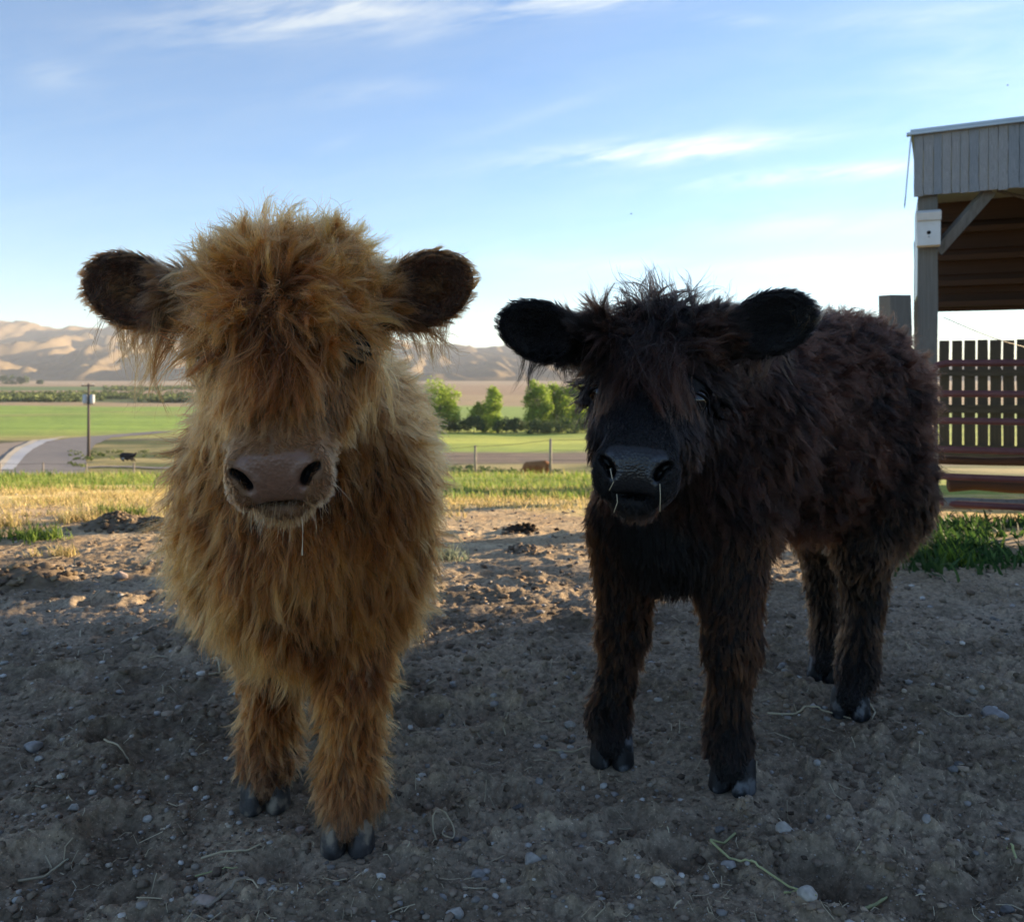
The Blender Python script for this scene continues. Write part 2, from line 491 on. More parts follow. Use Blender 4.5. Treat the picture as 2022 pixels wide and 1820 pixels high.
def grow(prims, V, Q, n_guides, n_child, seed, K=9, rad=.00045, dens_fn=None, mod=None, tipx=1.3):
    def groom_(pr, X):
        G_ = groom(pr, X)
        if mod: mod(X, G_)
        return G_
    rng = np.random.default_rng(seed)
    A = V[Q[:, 0]]; B = V[Q[:, 1]]; C_ = V[Q[:, 2]]; D_ = V[Q[:, 3]]
    area = .5 * (np.linalg.norm(np.cross(B - A, C_ - A), axis=1) + np.linalg.norm(np.cross(C_ - A, D_ - A), axis=1))
    ctr = (A + B + C_ + D_) / 4
    g = groom_(prims, ctr)
    nq = nrm(np.cross(C_ - A, D_ - B))
    w_ = area * g['dens']
    tocam = nrm(np.array([0, 0, CAMH]) - ctr)
    fac = (nq * tocam).sum(1)
    w_ = w_ * np.interp(fac, [-1, -.35, .0, 1], [.12, .2, 1, 1])
    if dens_fn is not None: w_ = w_ * dens_fn(ctr)
    w_[g['len'] < .0015] = 0
    cdf = np.cumsum(w_); cdf /= cdf[-1]
    wg = w_ * g['gd'] / np.maximum(g['dens'], .01)
    cdg = np.cumsum(wg); cdg /= cdg[-1]
    def sample(n_, cdf=cdf):
        qi = np.searchsorted(cdf, rng.random(n_))
        u = rng.random((n_, 1)); v = rng.random((n_, 1))
        P = (A[qi] * (1 - u) + B[qi] * u) * (1 - v) + (D_[qi] * (1 - u) + C_[qi] * u) * v
        return P, qi
    P, qi = sample(n_guides, cdg)
    # thin out guides that crowd each other is unnecessary: locks vary in size
    Nn = sdf_grad(prims, P)
    G = groom_(prims, P)
    s1 = vnoise3(P * 9, seed); s2 = vnoise3(P * 34, seed + 5)
    ln = G['len'] * (1 + .28 * s1[:, 0] + .22 * s2[:, 1] + .16 * rng.normal(size=len(P)))
    ln = np.maximum(ln, G['len'] * .35)
    lift = np.clip(G['lift'] * (1 + .5 * s2[:, 0] + .35 * s1[:, 1]), 0, 1)[:, None]
    comb = G['comb'] + (s1 * .25 + s2 * .35) * G['wave'][:, None] * 1.6 + rng.normal(size=P.shape) * .10 * (.3 + G['wave'][:, None])
    def tang(c, n): return c - n * (c * n).sum(1, keepdims=True)
    def dirs(cb, n): return nrm(tang(nrm(cb), n) * (1 - lift) + n * lift)
    d = dirs(comb, Nn)
    X = np.empty((len(P), K, 3)); X[:, 0] = P - Nn * .003
    cur = P.copy(); ds = (ln / (K - 1))[:, None]
    cs = rng.random((len(P), 3)) * 50
    G_now = np.array([0, 0, -1.0])
    for k in range(1, K):
        t = k / (K - 1)
        nz = vnoise3(cur * 26 + cs * .08, seed + 9)
        hf = vnoise3(cur * 75 + cs, seed + 19)
        d = nrm(d + G_now * G['grav'][:, None] * .32 + nz * G['curl'][:, None] * .95 + hf * G['curl'][:, None] * .14)
        cur = cur + d * ds
        dd = sdf(prims, cur)
        mind = .0015 + .010 * t * np.minimum(ln / .05, 1.2) * (0.6 + lift[:, 0])
        bad = dd < mind
        if bad.any():
            gg = sdf_grad(prims, cur[bad])
            cur[bad] += gg * (mind - dd)[bad, None]
            d[bad] = nrm(d[bad] - gg * np.minimum((d[bad] * gg).sum(1, keepdims=True), 0) * .9)
        X[:, k] = cur
    kd = KDTree(len(P))
    for i, p in enumerate(P): kd.insert(p, i)
    kd.balance()
    Pc, qc = sample(n_child)
    near = np.empty(n_child, dtype=np.int64)
    # warp the lookup so locks have ragged outlines
    Pq = Pc + vnoise3(Pc * 60, seed + 31) * .006
    for i in range(n_child): near[i] = kd.find(Pq[i])[1]
    Gc = groom_(prims, Pc)
    Nc = nq[qc]
    off = Pc - Nc * .003 - X[near, 0]
    too = np.linalg.norm(off, axis=1) > .045
    T = np.linspace(0, 1, K)
    lf = np.clip(.84 + .25 * rng.normal(size=n_child), .25, 1.15)
    ratio = np.clip(Gc['len'] / np.maximum(ln[near], 1e-4), .4, 1.15)
    s = np.clip(T[None, :] * (lf * np.minimum(ratio, 1.0))[:, None], 0, 1) * (K - 1)
    i0 = np.minimum(s.astype(int), K - 2); fr = (s - i0)[..., None]
    Gp = X[near[:, None], i0] * (1 - fr) + X[near[:, None], i0 + 1] * fr
    cl = np.clip(1 - (1 - Gc['clump']) * rng.gamma(1.3, .9, n_child), 0, .985)
    prof = cl[:, None] * np.clip(T * 1.25, 0, 1)[None, :] ** .8
    out_ = Gp + off[:, None, :] * (1 - prof)[..., None]
    # frizz: each hair wanders on its own, a few fly off
    L_ = (Gc['len'])[:, None, None]
    ph = rng.random((n_child, 1, 3)) * 6.28; fq = rng.uniform(1.0, 3.2, (n_child, 1, 3))
    amp = L_ * (.018 + .045 * Gc['curl'][:, None, None]) * rng.gamma(1.5, .6, (n_child, 1, 1))
    fly = (rng.random(n_child) < .035)[:, None, None]
    amp = np.where(fly, amp * 1.5 + L_ * .04, amp)
    amp = np.minimum(amp, .02)
    Tt = T[None, :, None]
    out_ = out_ + amp * Tt ** .9 * (np.sin(ph + Tt * fq * 3) - np.sin(ph)) * .9
    out_ = out_ + np.where(fly, L_ * .30, 0) * Tt ** 1.5 * Nc[:, None, :] * rng.random((n_child, 1, 1))
    keep = ~too
    # colour: lock tone, root to tip
    tone = vnoise3(P * 16, seed + 41)[:, 0] * .6 + vnoise3(P * 60, seed + 42)[:, 0] * .4 + rng.normal(size=len(P)) * .20
    tn = tone[near] + rng.normal(size=n_child) * .12
    mixv = np.clip(T[None, :] ** tipx * 1.08 + tn[:, None] * .5, 0, 1)[..., None]
    col = Gc['c0'][:, None, :] * (1 - mixv) + Gc['c1'][:, None, :] * mixv
    col = np.clip(col * (1 + tn * .5)[:, None, None], .002, .9)
    th = rad * Gc['thick'] * rng.uniform(.7, 1.3, n_child) * np.interp((Nc * nrm(np.array([0, 0, CAMH]) - Pc)).sum(1), [-1, 0], [2.2, 1])
    rr = th[:, None] * np.interp(T, [0, .55, 1], [1, .9, .22])[None, :]
    return out_[keep], rr[keep], col[keep]

def face_mod(H, whorl, eyes=.0, eye_sc=1.0):
    """hair stands up at the whorl, is short round the eyes"""
    def fn(X, G):
        loc = (X - H.O) @ H.M / H.sc
        front = np.clip((loc[:, 2] + .10) / .03, 0, 1)
        r = np.hypot(loc[:, 0] - whorl[0], loc[:, 1] - whorl[1])
        q = np.exp(-(r / .022) ** 2) * front
        G['lift'] = G['lift'] * (1 - q) + .6 * q
        G['len'] = G['len'] * (1 - .55 * q)
        G['dens'] = G['dens'] * (1 + 2.0 * q)
        G['c1'] = G['c1'] * (1 - .6 * q)[:, None]
        for s in (-1, 1):
            d = np.sqrt((loc[:, 0] - s * H.eye[0]) ** 2 + (loc[:, 1] - H.eye[1]) ** 2 + (loc[:, 2] + .040) ** 2)
            e = np.exp(-(d / .026) ** 2) * (eyes if np.isscalar(eyes) else eyes[(s + 1) // 2])
            G['len'] = G['len'] * (1 - .9 * e)
    return fn

def ear_mod(ears, inner):
    """short fine hair in the cup of each ear, a fringe round its rim"""
    def fn(X, G):
        for (c, t, u, f, hl, hh) in ears:
            q = X - c; a = (q @ t) / hl; b = (q @ u) / hh; d = q @ f
            r2 = a * a + b * b
            k = np.clip((.80 - r2) * 4, 0, 1) * np.clip((d + .002) / .004, 0, 1) * (d < .04)
            G['len'] = G['len'] * (1 - .72 * k)
            G['c1'] = G['c1'] * (1 - k)[:, None] + np.array([inner]) * k[:, None]
            rim = np.exp(-(r2 - 1.0) ** 2 * 14) * (np.abs(d) < .03)
            G['len'] = G['len'] * (1 + .5 * rim)
    return fn

def both(*fs):
    def fn(X, G):
        for f in fs: f(X, G)
    return fn

def part_hair(H, pts, sides, rad_, share, seed=5):
    """locks parted away from the eyes: most hairs that would cross them are left out"""
    r = np.random.default_rng(seed)
    loc = (pts.reshape(-1, 3) - H.O) @ H.M / H.sc
    drop = np.zeros(len(pts), bool)
    for s, sh in zip(sides, share):
        q = ((loc[:, 0] - s * H.eye[0]) / rad_) ** 2 + ((loc[:, 1] - H.eye[1] + .002) / (rad_ * .85)) ** 2
        hit = ((q < 1) & (loc[:, 2] > H.eye[2] - .01)).reshape(len(pts), -1).any(1)
        drop |= hit & (r.random(len(pts)) < sh)
    return ~drop

def override(**kw):
    def fn(X, G):
        for k, v in kw.items():
            if k in ('comb', 'c0', 'c1'): G[k] = np.repeat(np.array([v], float), len(X), 0)
            else: G[k] = np.full(len(X), float(v))
    return fn

def frame(f, n):
    f = np.array(f, float); f /= np.linalg.norm(f)
    n = np.array(n, float); n -= f * (n @ f); n /= np.linalg.norm(n)
    x = np.cross(f, n)
    return np.stack([x, f, n], 1)              # columns: across, along the face to the nose, out of the face

class Head:
    def __init__(s, O, f, n, sc=1.0, eye=(.0825, .026, -.046)):
        s.eye = eye
        s.O = np.array(O, float); s.M = frame(f, n); s.sc = sc
        if s.M[0, 0] < 0: s.M[:, 0] *= -1      # local x runs to the picture's right
    def w(s, x, f, n): return s.O + s.M @ (np.array([x, f, n]) * s.sc)
    def v(s, x, f, n): return s.M @ np.array([x, f, n], float)
    def e(s, c, r, k=.02, g=None, op=1, M=None):
        return Prim('e', s.w(*c), ra=np.array(r) * s.sc, M=s.M if M is None else M, k=k, g=g, op=op)
    def c(s, a, b, ra, rb, k=.02, g=None, op=1):
        return Prim('c', s.w(*a), s.w(*b), ra * s.sc, rb * s.sc, k=k, g=g, op=op)

PADC = (0, .226, -.040)
PAD_U = np.array([0, -.60, .80]); PAD_N = np.array([0, .80, .60])

def head_prims(H, G):
    P = []
    P.append(H.e((0, -.055, -.085), (G.get('wide', .105), .105, .082), .03, G['dome']))
    P.append(H.c((0, .01, -.072), (0, .15, -.058), .079, .054, .03, G['face']))
    for s in (-1, 1):
        P.append(H.e((s * .052, .055, -.105), (.042, .075, .052), .03, G['cheek']))
        P.append(H.e((s * (H.eye[0] - .0085), H.eye[1] - .014, -.052), (.024, .030, .030), .02, G['face']))
    P.append(H.c((0, .03, -.150), (0, .19, -.105), .052, .032, .03, G['jaw']))
    # muzzle in its own tilted frame: across, up the nose pad, out of the nose pad
    uu = np.array([0, -.60, .80]); nn = np.array([0, .80, .60]); pc = np.array(PADC)
    Mp = H.M @ np.stack([[1, 0, 0], uu, nn], 1)
    def E(x, u, q, r, k, g, op=1, rot=0.0):
        M = Mp @ np.array(Matrix.Rotation(rot, 3, 'Z')) if rot else Mp
        return Prim('e', H.w(*(pc + np.array([x, 0, 0]) + uu * u + nn * q)), ra=np.array(r) * H.sc, M=M, k=k, g=g, op=op)
    P.append(H.e((0, .188, -.062), (.056, .050, .050), .03, G['muzzle']))
    P.append(E(0, .022, -.024, (.050, .022, .024), .02, G['muzzle']))
    for s in (-1, 1):
        P.append(E(s * .037, -.014, -.020, (.029, .036, .028), .016, G['muzzle']))
        P.append(E(s * .043, .008, -.012, (.020, .023, .019), .012, G['nose']))
    P.append(E(0, .000, -.007, (.042, .035, .017), .012, G['nose']))
    P.append(E(0, -.053, -.026, (.036, .018, .028), .010, G['chin']))
    for s in (-1, 1):
        P.append(E(s * .0375, -.002, .006, (.0075, .0135, .024), .006, None, -1, s * -.45))
        P.append(E(s * .0475, .0095, .002, (.0105, .0065, .020), .006, None, -1, s * .5))
        P.append(H.e((s * (H.eye[0] + .006), H.eye[1], -.044), (.016, .014, .010), .008, None, -1))
    P.append(E(0, -.040, .012, (.040, .0028, .030), .005, None, -1))
    return P

# ------------------------------------------------------------------ terrain
TY = np.array([-400, -20, 4.0, 6.0, 15.0, 28.0, 34.0, 50.0, 90.0, 130.0, 200.0, 400.0, 3000.0, 40000.0])
TZ = np.array([0, 0, 0, -0.075, -0.98, -2.40, -3.08, -5.35, -8.2, -10.0, -12.0, -13.0, -14.0, -30.0])

def hz(X, Y):
    """large shape of the land"""
    z = 0
    for dy in (-0.06, 0, 0.06):
        z = z + np.interp(Y * (1 + dy), TY, TZ) / 3
    z = z + np.clip((Y - 30) / 60, 0, 1) * (fbm2(X / 38.0, Y / 38.0, 3, 5) - 0.5) * 0.9
    z = z + np.clip((Y - 5) / 6, 0, 1) * (fbm2(X / 3.0, Y / 3.0, 3, 9) - 0.5) * 0.16
    return z

def yard(X, Y):
    """trampled soil relief near the camera"""
    near = np.interp(Y, [3.0, 4.0, 6.0, 13.0, 15.0], [1, .5, .16, .14, 0])
    ca, sa = 0.93, 0.36
    u = X * ca + Y * sa; v = -X * sa + Y * ca
    a = (fbm2(X * 1.1, Y * 1.1, 3, 21) - 0.5) * 0.050
    b = (np.abs(fbm2(u * 3.2, v * 6.5, 3, 33) - 0.5)) * -0.085
    c = (fbm2(X * 14, Y * 17, 4, 43, 0.6) - 0.5) * 0.022
    msk = np.clip((fbm2(X * 4.0, Y * 4.0, 3, 71) - 0.42) * 6, 0, 1)
    cl = np.clip(fbm2(X * 34, Y * 34, 3, 55, 0.6) - 0.47, 0, 1) * 0.045 * (0.25 + msk)
    e = (fbm2(X * 80, Y * 80, 3, 57, 0.65) - 0.5) * 0.0130
    return (a + b + c + cl + e) * near + 0.012

PRINTS = []                                   # hoof prints pressed into the soil: x, y, radius, depth
for px, py, r_, dp in [(1640, 1745, .075, .03), (1330, 1700, .05, .02), (960, 1400, .06, .02), (300, 1500, .06, .02), (560, 1720, .06, .022),
                       (1180, 1740, .07, .022), (1850, 1600, .07, .02), (1900, 1480, .06, .02), (1000, 1560, .06, .02), (240, 1640, .07, .02),
                       (80, 1700, .06, .02), (1250, 1620, .05, .02), (1120, 1240, .07, .022), (160, 1350, .08, .02), (1560, 1530, .06, .02)]:
    k = CAMH / ((py - 742) / 1750.0)
    PRINTS.append(((px - 1011) / 1750.0 * k, k, r_, dp))
for i in range(120):
    yy = random.uniform(1.2, 7.0)
    PRINTS.append((random.uniform(-.75, .75) * (yy + .4), yy, random.uniform(.035, .07), random.uniform(.014, .032) * (1 if yy < 3.2 else .4)))
FEET = [(-.274, 1.497), (-.456, 1.642), (.203, 1.828), (.426, 1.717), (.793, 2.087), (.818, 2.335)]   # hoof positions: soil kept level there

def ground_z(X, Y):
    X = np.asarray(X, float); Y = np.asarray(Y, float)
    z = hz(X, Y) + yard(X, Y)
    for (x, y, r_, d) in PRINTS:
        q = ((X - x) ** 2 + (Y - y) ** 2) / (r_ * r_)
        z = z - d * np.exp(-q * q * 1.2) + d * 0.5 * np.exp(-(np.sqrt(q) - 1.35) ** 2 * 9)
    for (x, y) in FEET:
        q = ((X - x) ** 2 + (Y - y) ** 2) / (0.075 ** 2)
        wgt = np.exp(-q * q)
        z = z * (1 - wgt) + 0.002 * wgt
    return z

def zones(X, Y):
    """base colour of the land, per point"""
    n_ = len(X)
    f1 = fbm2(X * 1.3, Y * 1.3, 4, 81); f2 = fbm2(X * 6, Y * 6, 3, 82); f3 = fbm2(X / 14, Y / 14, 4, 83); f4 = fbm2(X / 60, Y / 25, 4, 84)
    def C(r, g, b): return np.array([r, g, b])[None, :]
    def mix(a, b, t): t = np.clip(t, 0, 1)[:, None]; return a * (1 - t) + b * t
    soil = mix(C(.175, .134, .092), C(.330, .256, .178), (f2 - .35) * 2.2)
    soil = mix(soil, C(.42, .335, .24), (f1 - .56) * 3)
    dry = mix(C(.47, .33, .185), C(.65, .48, .275), (f2 - .3) * 2.0)  # dry soil, made paler and more golden to carry the sunlight beyond the shadow
    col = mix(soil, dry, (Y - 3.0) / 2.2)
    a = X / np.maximum(Y, .5)
    # dry grass band and green verge
    edge = 5.3 + (f1 - .5) * 2.0 + np.clip(a + .1, -1, 1) * -.3
    col = mix(col, mix(C(.66, .49, .20), C(.78, .60, .27), f2), (Y - edge) / .5)
    gr = mix(C(.19, .27, .05), C(.42, .44, .10), f1)
    t = (Y - (9.0 - 3.0 * np.clip(a * 4 + 1.2, 0, 1)) - (f1 - .5) * 6) / 2.0
    col = mix(col, mix(gr, C(.42, .34, .14), (f3 - .5) * 3 + (f1 - .5) * 2), t)
    far = np.clip((Y - 36) / 4, 0, 1)
    mid = mix(C(.10, .12, .04), C(.36, .30, .13), (f3 - .42) * 4)
    mid = mix(mid, C(.20, .155, .12), (f4 - .53) * 5)
    col = mix(col, mid, far)
    # right hand pasture between 95 and 200 m, bands of tree shadow put into the colour
    strip = mix(C(.46, .50, .10), C(.22, .32, .065), (np.sin(Y / 9.0 + (f4 - .5) * 3) * .5 + .2))
    col = mix(col, strip, np.clip((Y - 112) / 10, 0, 1) * np.clip((a + .22) * 20, 0, 1))
    # left: big green field, tan strips
    lf = np.clip((-.2 - a) * 20, 0, 1)
    green = mix(C(.27, .38, .07), C(.36, .34, .11), (f4 - .5) * 2 + np.clip((235 - Y) / 60, 0, 1) * 1.1)
    col = mix(col, green, np.clip((Y - 165) / 8, 0, 1) * lf)
    rows = 1 + (fbm2(X / 90, Y / 3.5, 3, 88) - .5)[:, None] * .5 * np.clip((Y - 60) / 40, 0, 1)[:, None]
    col = col * rows
    col = mix(col, C(.28, .38, .09), np.clip((Y - 210) / 20, 0, 1) * (1 - lf))
    col = mix(col, mix(C(.38, .28, .16), C(.44, .33, .19), f3), np.clip((Y - 400 + (f4 - .5) * 40) / 20, 0, 1) )
    col = mix(col, C(.10, .13, .05), np.clip((Y - 455) / 20, 0, 1) * np.clip((620 - Y) / 20, 0, 1) * lf)
    col = mix(col, mix(C(.40, .26, .17), C(.32, .24, .14), f4), np.clip((Y - 620) / 40, 0, 1))
    col = mix(col, C(.13, .19, .06), np.clip((Y - 820) / 50, 0, 1) * np.clip((1250 - Y) / 150, 0, 1) * np.clip((-.36 - a) * 12 + (f4 - .4) * 2, 0, 1))
    col = mix(col, mix(C(.42, .31, .19), C(.30, .23, .14), (f4 - .4) * 3), np.clip((Y - 1300) / 100, 0, 1))
    return col

def build_ground():
    # rows follow the receding ground, columns fan out: fine near the viewer, coarse far off
    ys = np.concatenate([np.linspace(-60, -2, 16), np.linspace(-1.6, 0.9, 30),
                         1.0 / np.linspace(1 / 1.0, 1 / 5.5, 780)])
    ys = np.concatenate([ys, 1.0 / np.linspace(1 / 5.52, 1 / 60.0, 230)[1:], np.geomspace(60.5, 3400, 260), np.geomspace(3700, 9000, 10)])
    ug = np.concatenate([-np.geomspace(2.2, 1.03, 9), np.linspace(-1, 1, 520), np.geomspace(1.03, 2.2, 9)])
    hw = 0.62 * np.maximum(ys, 0.6) + 0.12 + np.interp(ys, [-60, -2, .6, 1.2], [40, 12, 4, 0])
    Y = np.repeat(ys, len(ug)); X = (hw[:, None] * ug[None, :]).ravel()
    Z = np.empty_like(X)
    near = Y < 16
    Z[near] = ground_z(X[near], Y[near]); Z[~near] = hz(X[~near], Y[~near])
    # fade yard() into hz at 14 m happens inside yard()
    col = zones(X, Y)
    nr, nc = len(ys), len(ug)
    i = np.arange((nr - 1) * nc).reshape(nr - 1, nc)[:, :-1].ravel()
    F = np.stack([i, i + 1, i + 1 + nc, i + nc], 1)
    m, t, o = new_mat('soil and fields')
    n = t.nodes.new; l = t.links.new
    b = n('ShaderNodeBsdfPrincipled'); b.inputs['Roughness'].default_value = 0.95; b.inputs['Specular IOR Level'].default_value = 0.15
    g = n('ShaderNodeNewGeometry'); a = n('ShaderNodeAttribute'); a.attribute_name = 'col'
    n1 = n('ShaderNodeTexNoise'); n1.inputs['Scale'].default_value = 55; n1.inputs['Detail'].default_value = 8; n1.inputs['Roughness'].default_value = .7
    n2 = n('ShaderNodeTexNoise'); n2.inputs['Scale'].default_value = 240; n2.inputs['Detail'].default_value = 4
    l(g.outputs['Position'], n1.inputs['Vector']); l(g.outputs['Position'], n2.inputs['Vector'])
    r1 = n('ShaderNodeMapRange'); r1.inputs[1].default_value = .32; r1.inputs[2].default_value = .72; r1.inputs[3].default_value = .45; r1.inputs[4].default_value = 1.55
    l(n1.outputs['Fac'], r1.inputs[0])
    r2 = n('ShaderNodeMapRange'); r2.inputs[1].default_value = .62; r2.inputs[2].default_value = .76; r2.inputs[3].default_value = 1; r2.inputs[4].default_value = 2.4
    l(n2.outputs['Fac'], r2.inputs[0])
    mu = n('ShaderNodeMath'); mu.operation = 'MULTIPLY'; l(r1.outputs[0], mu.inputs[0]); l(r2.outputs[0], mu.inputs[1])
    mx = n('ShaderNodeVectorMath'); mx.operation = 'SCALE'; l(a.outputs['Color'], mx.inputs[0]); l(mu.outputs[0], mx.inputs['Scale'])
    l(mx.outputs[0], b.inputs['Base Color'])
    bp = n('ShaderNodeBump'); bp.inputs['Strength'].default_value = 1.0; bp.inputs['Distance'].default_value = .007
    l(n1.outputs['Fac'], bp.inputs['Height'])
    bp2 = n('ShaderNodeBump'); bp2.inputs['Strength'].default_value = .5; bp2.inputs['Distance'].default_value = .0015
    l(n2.outputs['Fac'], bp2.inputs['Height']); l(bp.outputs[0], bp2.inputs['Normal'])
    l(bp2.outputs[0], b.inputs['Normal']); l(b.outputs[0], o.inputs['Surface'])
    gd = mesh_np('ground', np.stack([X, Y, Z], 1), F, m, smooth=True, col=col)
    tag(gd, kind='structure')

# ------------------------------------------------------------------ hills
def build_hills():
    ys = np.geomspace(2300, 7500, 230); ug = np.linspace(-1.1, 1.1, 620)
    Y = np.repeat(ys, len(ug)); X = (ys[:, None] * ug[None, :]).ravel()
    a = X / Y
    sil = np.interp(a, [-1.25, -.9, -.58, -.5, -.43, -.36, -.3, -.2, -.1, -.05, 0, .05, .2, .6, 1.25],
                    [.056, .058, .058, .0565, .0565, .0545, .052, .046, .0365, .034, .031, .0245, .018, .014, .012])
    # mesa: front foothills climb to a flat-topped ridge at about 5 km
    u = (X * .99 + Y * .16) / 300.0; v = (-X * .16 + Y * .99) / 1150.0
    wx = fbm2(u * .8, v * .8, 3, 4) * 2.2; wy = fbm2(u * .8 + 9, v * .8, 3, 14) * 2.2
    rg = 1 - np.abs(fbm2(u + wx, v * .7 + wy, 5, 61, .5) * 2 - 1) * 1.9
    rg2 = 1 - np.abs(fbm2(u * 2.6 + wx, v * 1.6 + wy, 4, 67) * 2 - 1) * 1.8
    rg3 = 1 - np.abs(fbm2(u * 6.5 + wx, v * 4.2 + wy, 4, 68) * 2 - 1) * 1.8
    ramp = np.clip((Y - 2450) / 2700, 0, 1)
    top = sil * 4950 + 14
    prof = np.interp(ramp, [0, .12, .35, .55, .72, .86, 1], [0, .07, .28, .48, .66, .93, 1.0])
    ter = (rg * .30 + rg2 * .17 + rg3 * .06 - .25)
    h = top * (prof + ter * np.interp(ramp, [0, .06, .3, .85, 1], [0, .62, .95, .62, .14]))
    h = np.where(Y > 5200, np.minimum(h, top) * np.clip(1 - (Y - 5200) / 9000, 0.2, 1), h)
    Z = -14 + np.maximum(h, -1.5)
    nr, nc = len(ys), len(ug)
    i = np.arange((nr - 1) * nc).reshape(nr - 1, nc)[:, :-1].ravel()
    F = np.stack([i, i + 1, i + 1 + nc, i + nc], 1)
    m = mat('dry hillside', (.115, .088, .055), (.235, .180, .110), rough=1, scale=.004, bump=0, coords='Object', spec=0)
    tag(mesh_np('hills', np.stack([X, Y, Z], 1), F, m, smooth=True), kind='structure')

build_ground()
build_hills()

def build_haze():
    m, t, o = new_mat('thin evening haze')
    v = t.nodes.new('ShaderNodeVolumePrincipled'); v.inputs['Density'].default_value = 0.85e-4
    v.inputs['Color'].default_value = (.80, .87, 1.0, 1); v.inputs['Anisotropy'].default_value = 0.0
    t.links.new(v.outputs[0], o.inputs['Volume'])
    MB_ = MB(); MB_.box((0, 4450, 145), (27000, 9300, 350))
    h = MB_.build('haze', m); tag(h, kind='stuff')
build_haze()

# ------------------------------------------------------------------ open shed, gate and slat fence on the right
MAT_WOOD = mat('weathered grey board', (.15, .148, .145), (.42, .41, .40), rough=.85, scale=5, stretch=(9, 9, .55), bump=.5, bscale=16, contrast=1.1)
MAT_WOODB = mat('blue grey board', (.12, .13, .14), (.36, .37, .38), rough=.85, scale=5, stretch=(9, 9, .55), bump=.5, bscale=16)
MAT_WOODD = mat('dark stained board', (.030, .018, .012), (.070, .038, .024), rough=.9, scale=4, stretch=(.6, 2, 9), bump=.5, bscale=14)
MAT_POST = mat('old post timber', (.11, .105, .09), (.22, .20, .175), rough=.9, scale=4, stretch=(9, 9, .45), bump=.7, bscale=14)
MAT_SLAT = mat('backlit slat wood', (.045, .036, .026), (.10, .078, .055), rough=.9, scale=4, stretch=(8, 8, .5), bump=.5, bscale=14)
MAT_WHITE = mat('chalky white paint', (.55, .55, .52), (.70, .69, .66), rough=.7, scale=9, bump=.2)
MAT_TIN = mat('galvanised sheet', (.36, .40, .43), (.48, .51, .53), rough=.45, scale=6, bump=.1, metal=.6)
MAT_GATE = mat('faded maroon tube paint', (.085, .020, .020), (.14, .050, .045), rough=.65, scale=14, bump=.15, spec=.5)
MAT_HOLE = mat('hole shade', (.01, .009, .008), rough=1, bump=0)
MAT_WIRE = mat('rusty wire', (.09, .07, .055), (.16, .12, .09), rough=.6, bump=0)
MAT_STEEL = mat('dull steel post', (.16, .14, .12), (.30, .26, .21), rough=.7, bump=.1)

FA = np.array([2.565, 5.66]); FU = np.array([.92, -.39]); FV = np.array([.39, .92])
ANG = math.atan2(FU[1], FU[0])
RZ = Matrix.Rotation(ANG, 3, 'Z')
def fp(u, v, z): return (FA[0] + FU[0] * u + FV[0] * v, FA[1] + FU[1] * u + FV[1] * v, z)

def unit_box(name, m, bev=.002):
    mb = MB(); mb.box((0, 0, 0), (1, 1, 1), jit=0.0)
    me = bpy.data.meshes.new(name); me.from_pydata(np.concatenate(mb.v).tolist(), [], mb.f); me.materials.append(m); return me

def board(name, me, c, d, parent, rz=0.0, tilt=0.0, label=None):
    o = bpy.data.objects.new(name, me); COL.objects.link(o)
    o.location = c; o.scale = d; o.rotation_euler = (tilt, 0, rz); o.parent = parent
    if label: o['label'] = label
    return o

def chunk(m, seed, n_=1):
    """board mesh with slightly worn, uneven edges, unit sized"""
    r = np.random.default_rng(seed)
    nz = 7
    V = []; F = []
    for i in range(nz):
        z = -.5 + i / (nz - 1)
        for (a, b) in ((-.5, -.5), (.5, -.5), (.5, .5), (-.5, .5)):
            V.append((a + r.uniform(-.035, .035), b + r.uniform(-.06, .06), z + (r.uniform(-.004, .004) if i in (0, nz - 1) else 0)))
    for i in range(nz - 1):
        for j in range(4):
            F.append((i * 4 + j, i * 4 + (j + 1) % 4, (i + 1) * 4 + (j + 1) % 4, (i + 1) * 4 + j))
    F.append((3, 2, 1, 0)); F.append(tuple((nz - 1) * 4 + j for j in range(4)))
    me = bpy.data.meshes.new('plank'); me.from_pydata(V, [], F); me.materials.append(m); return me

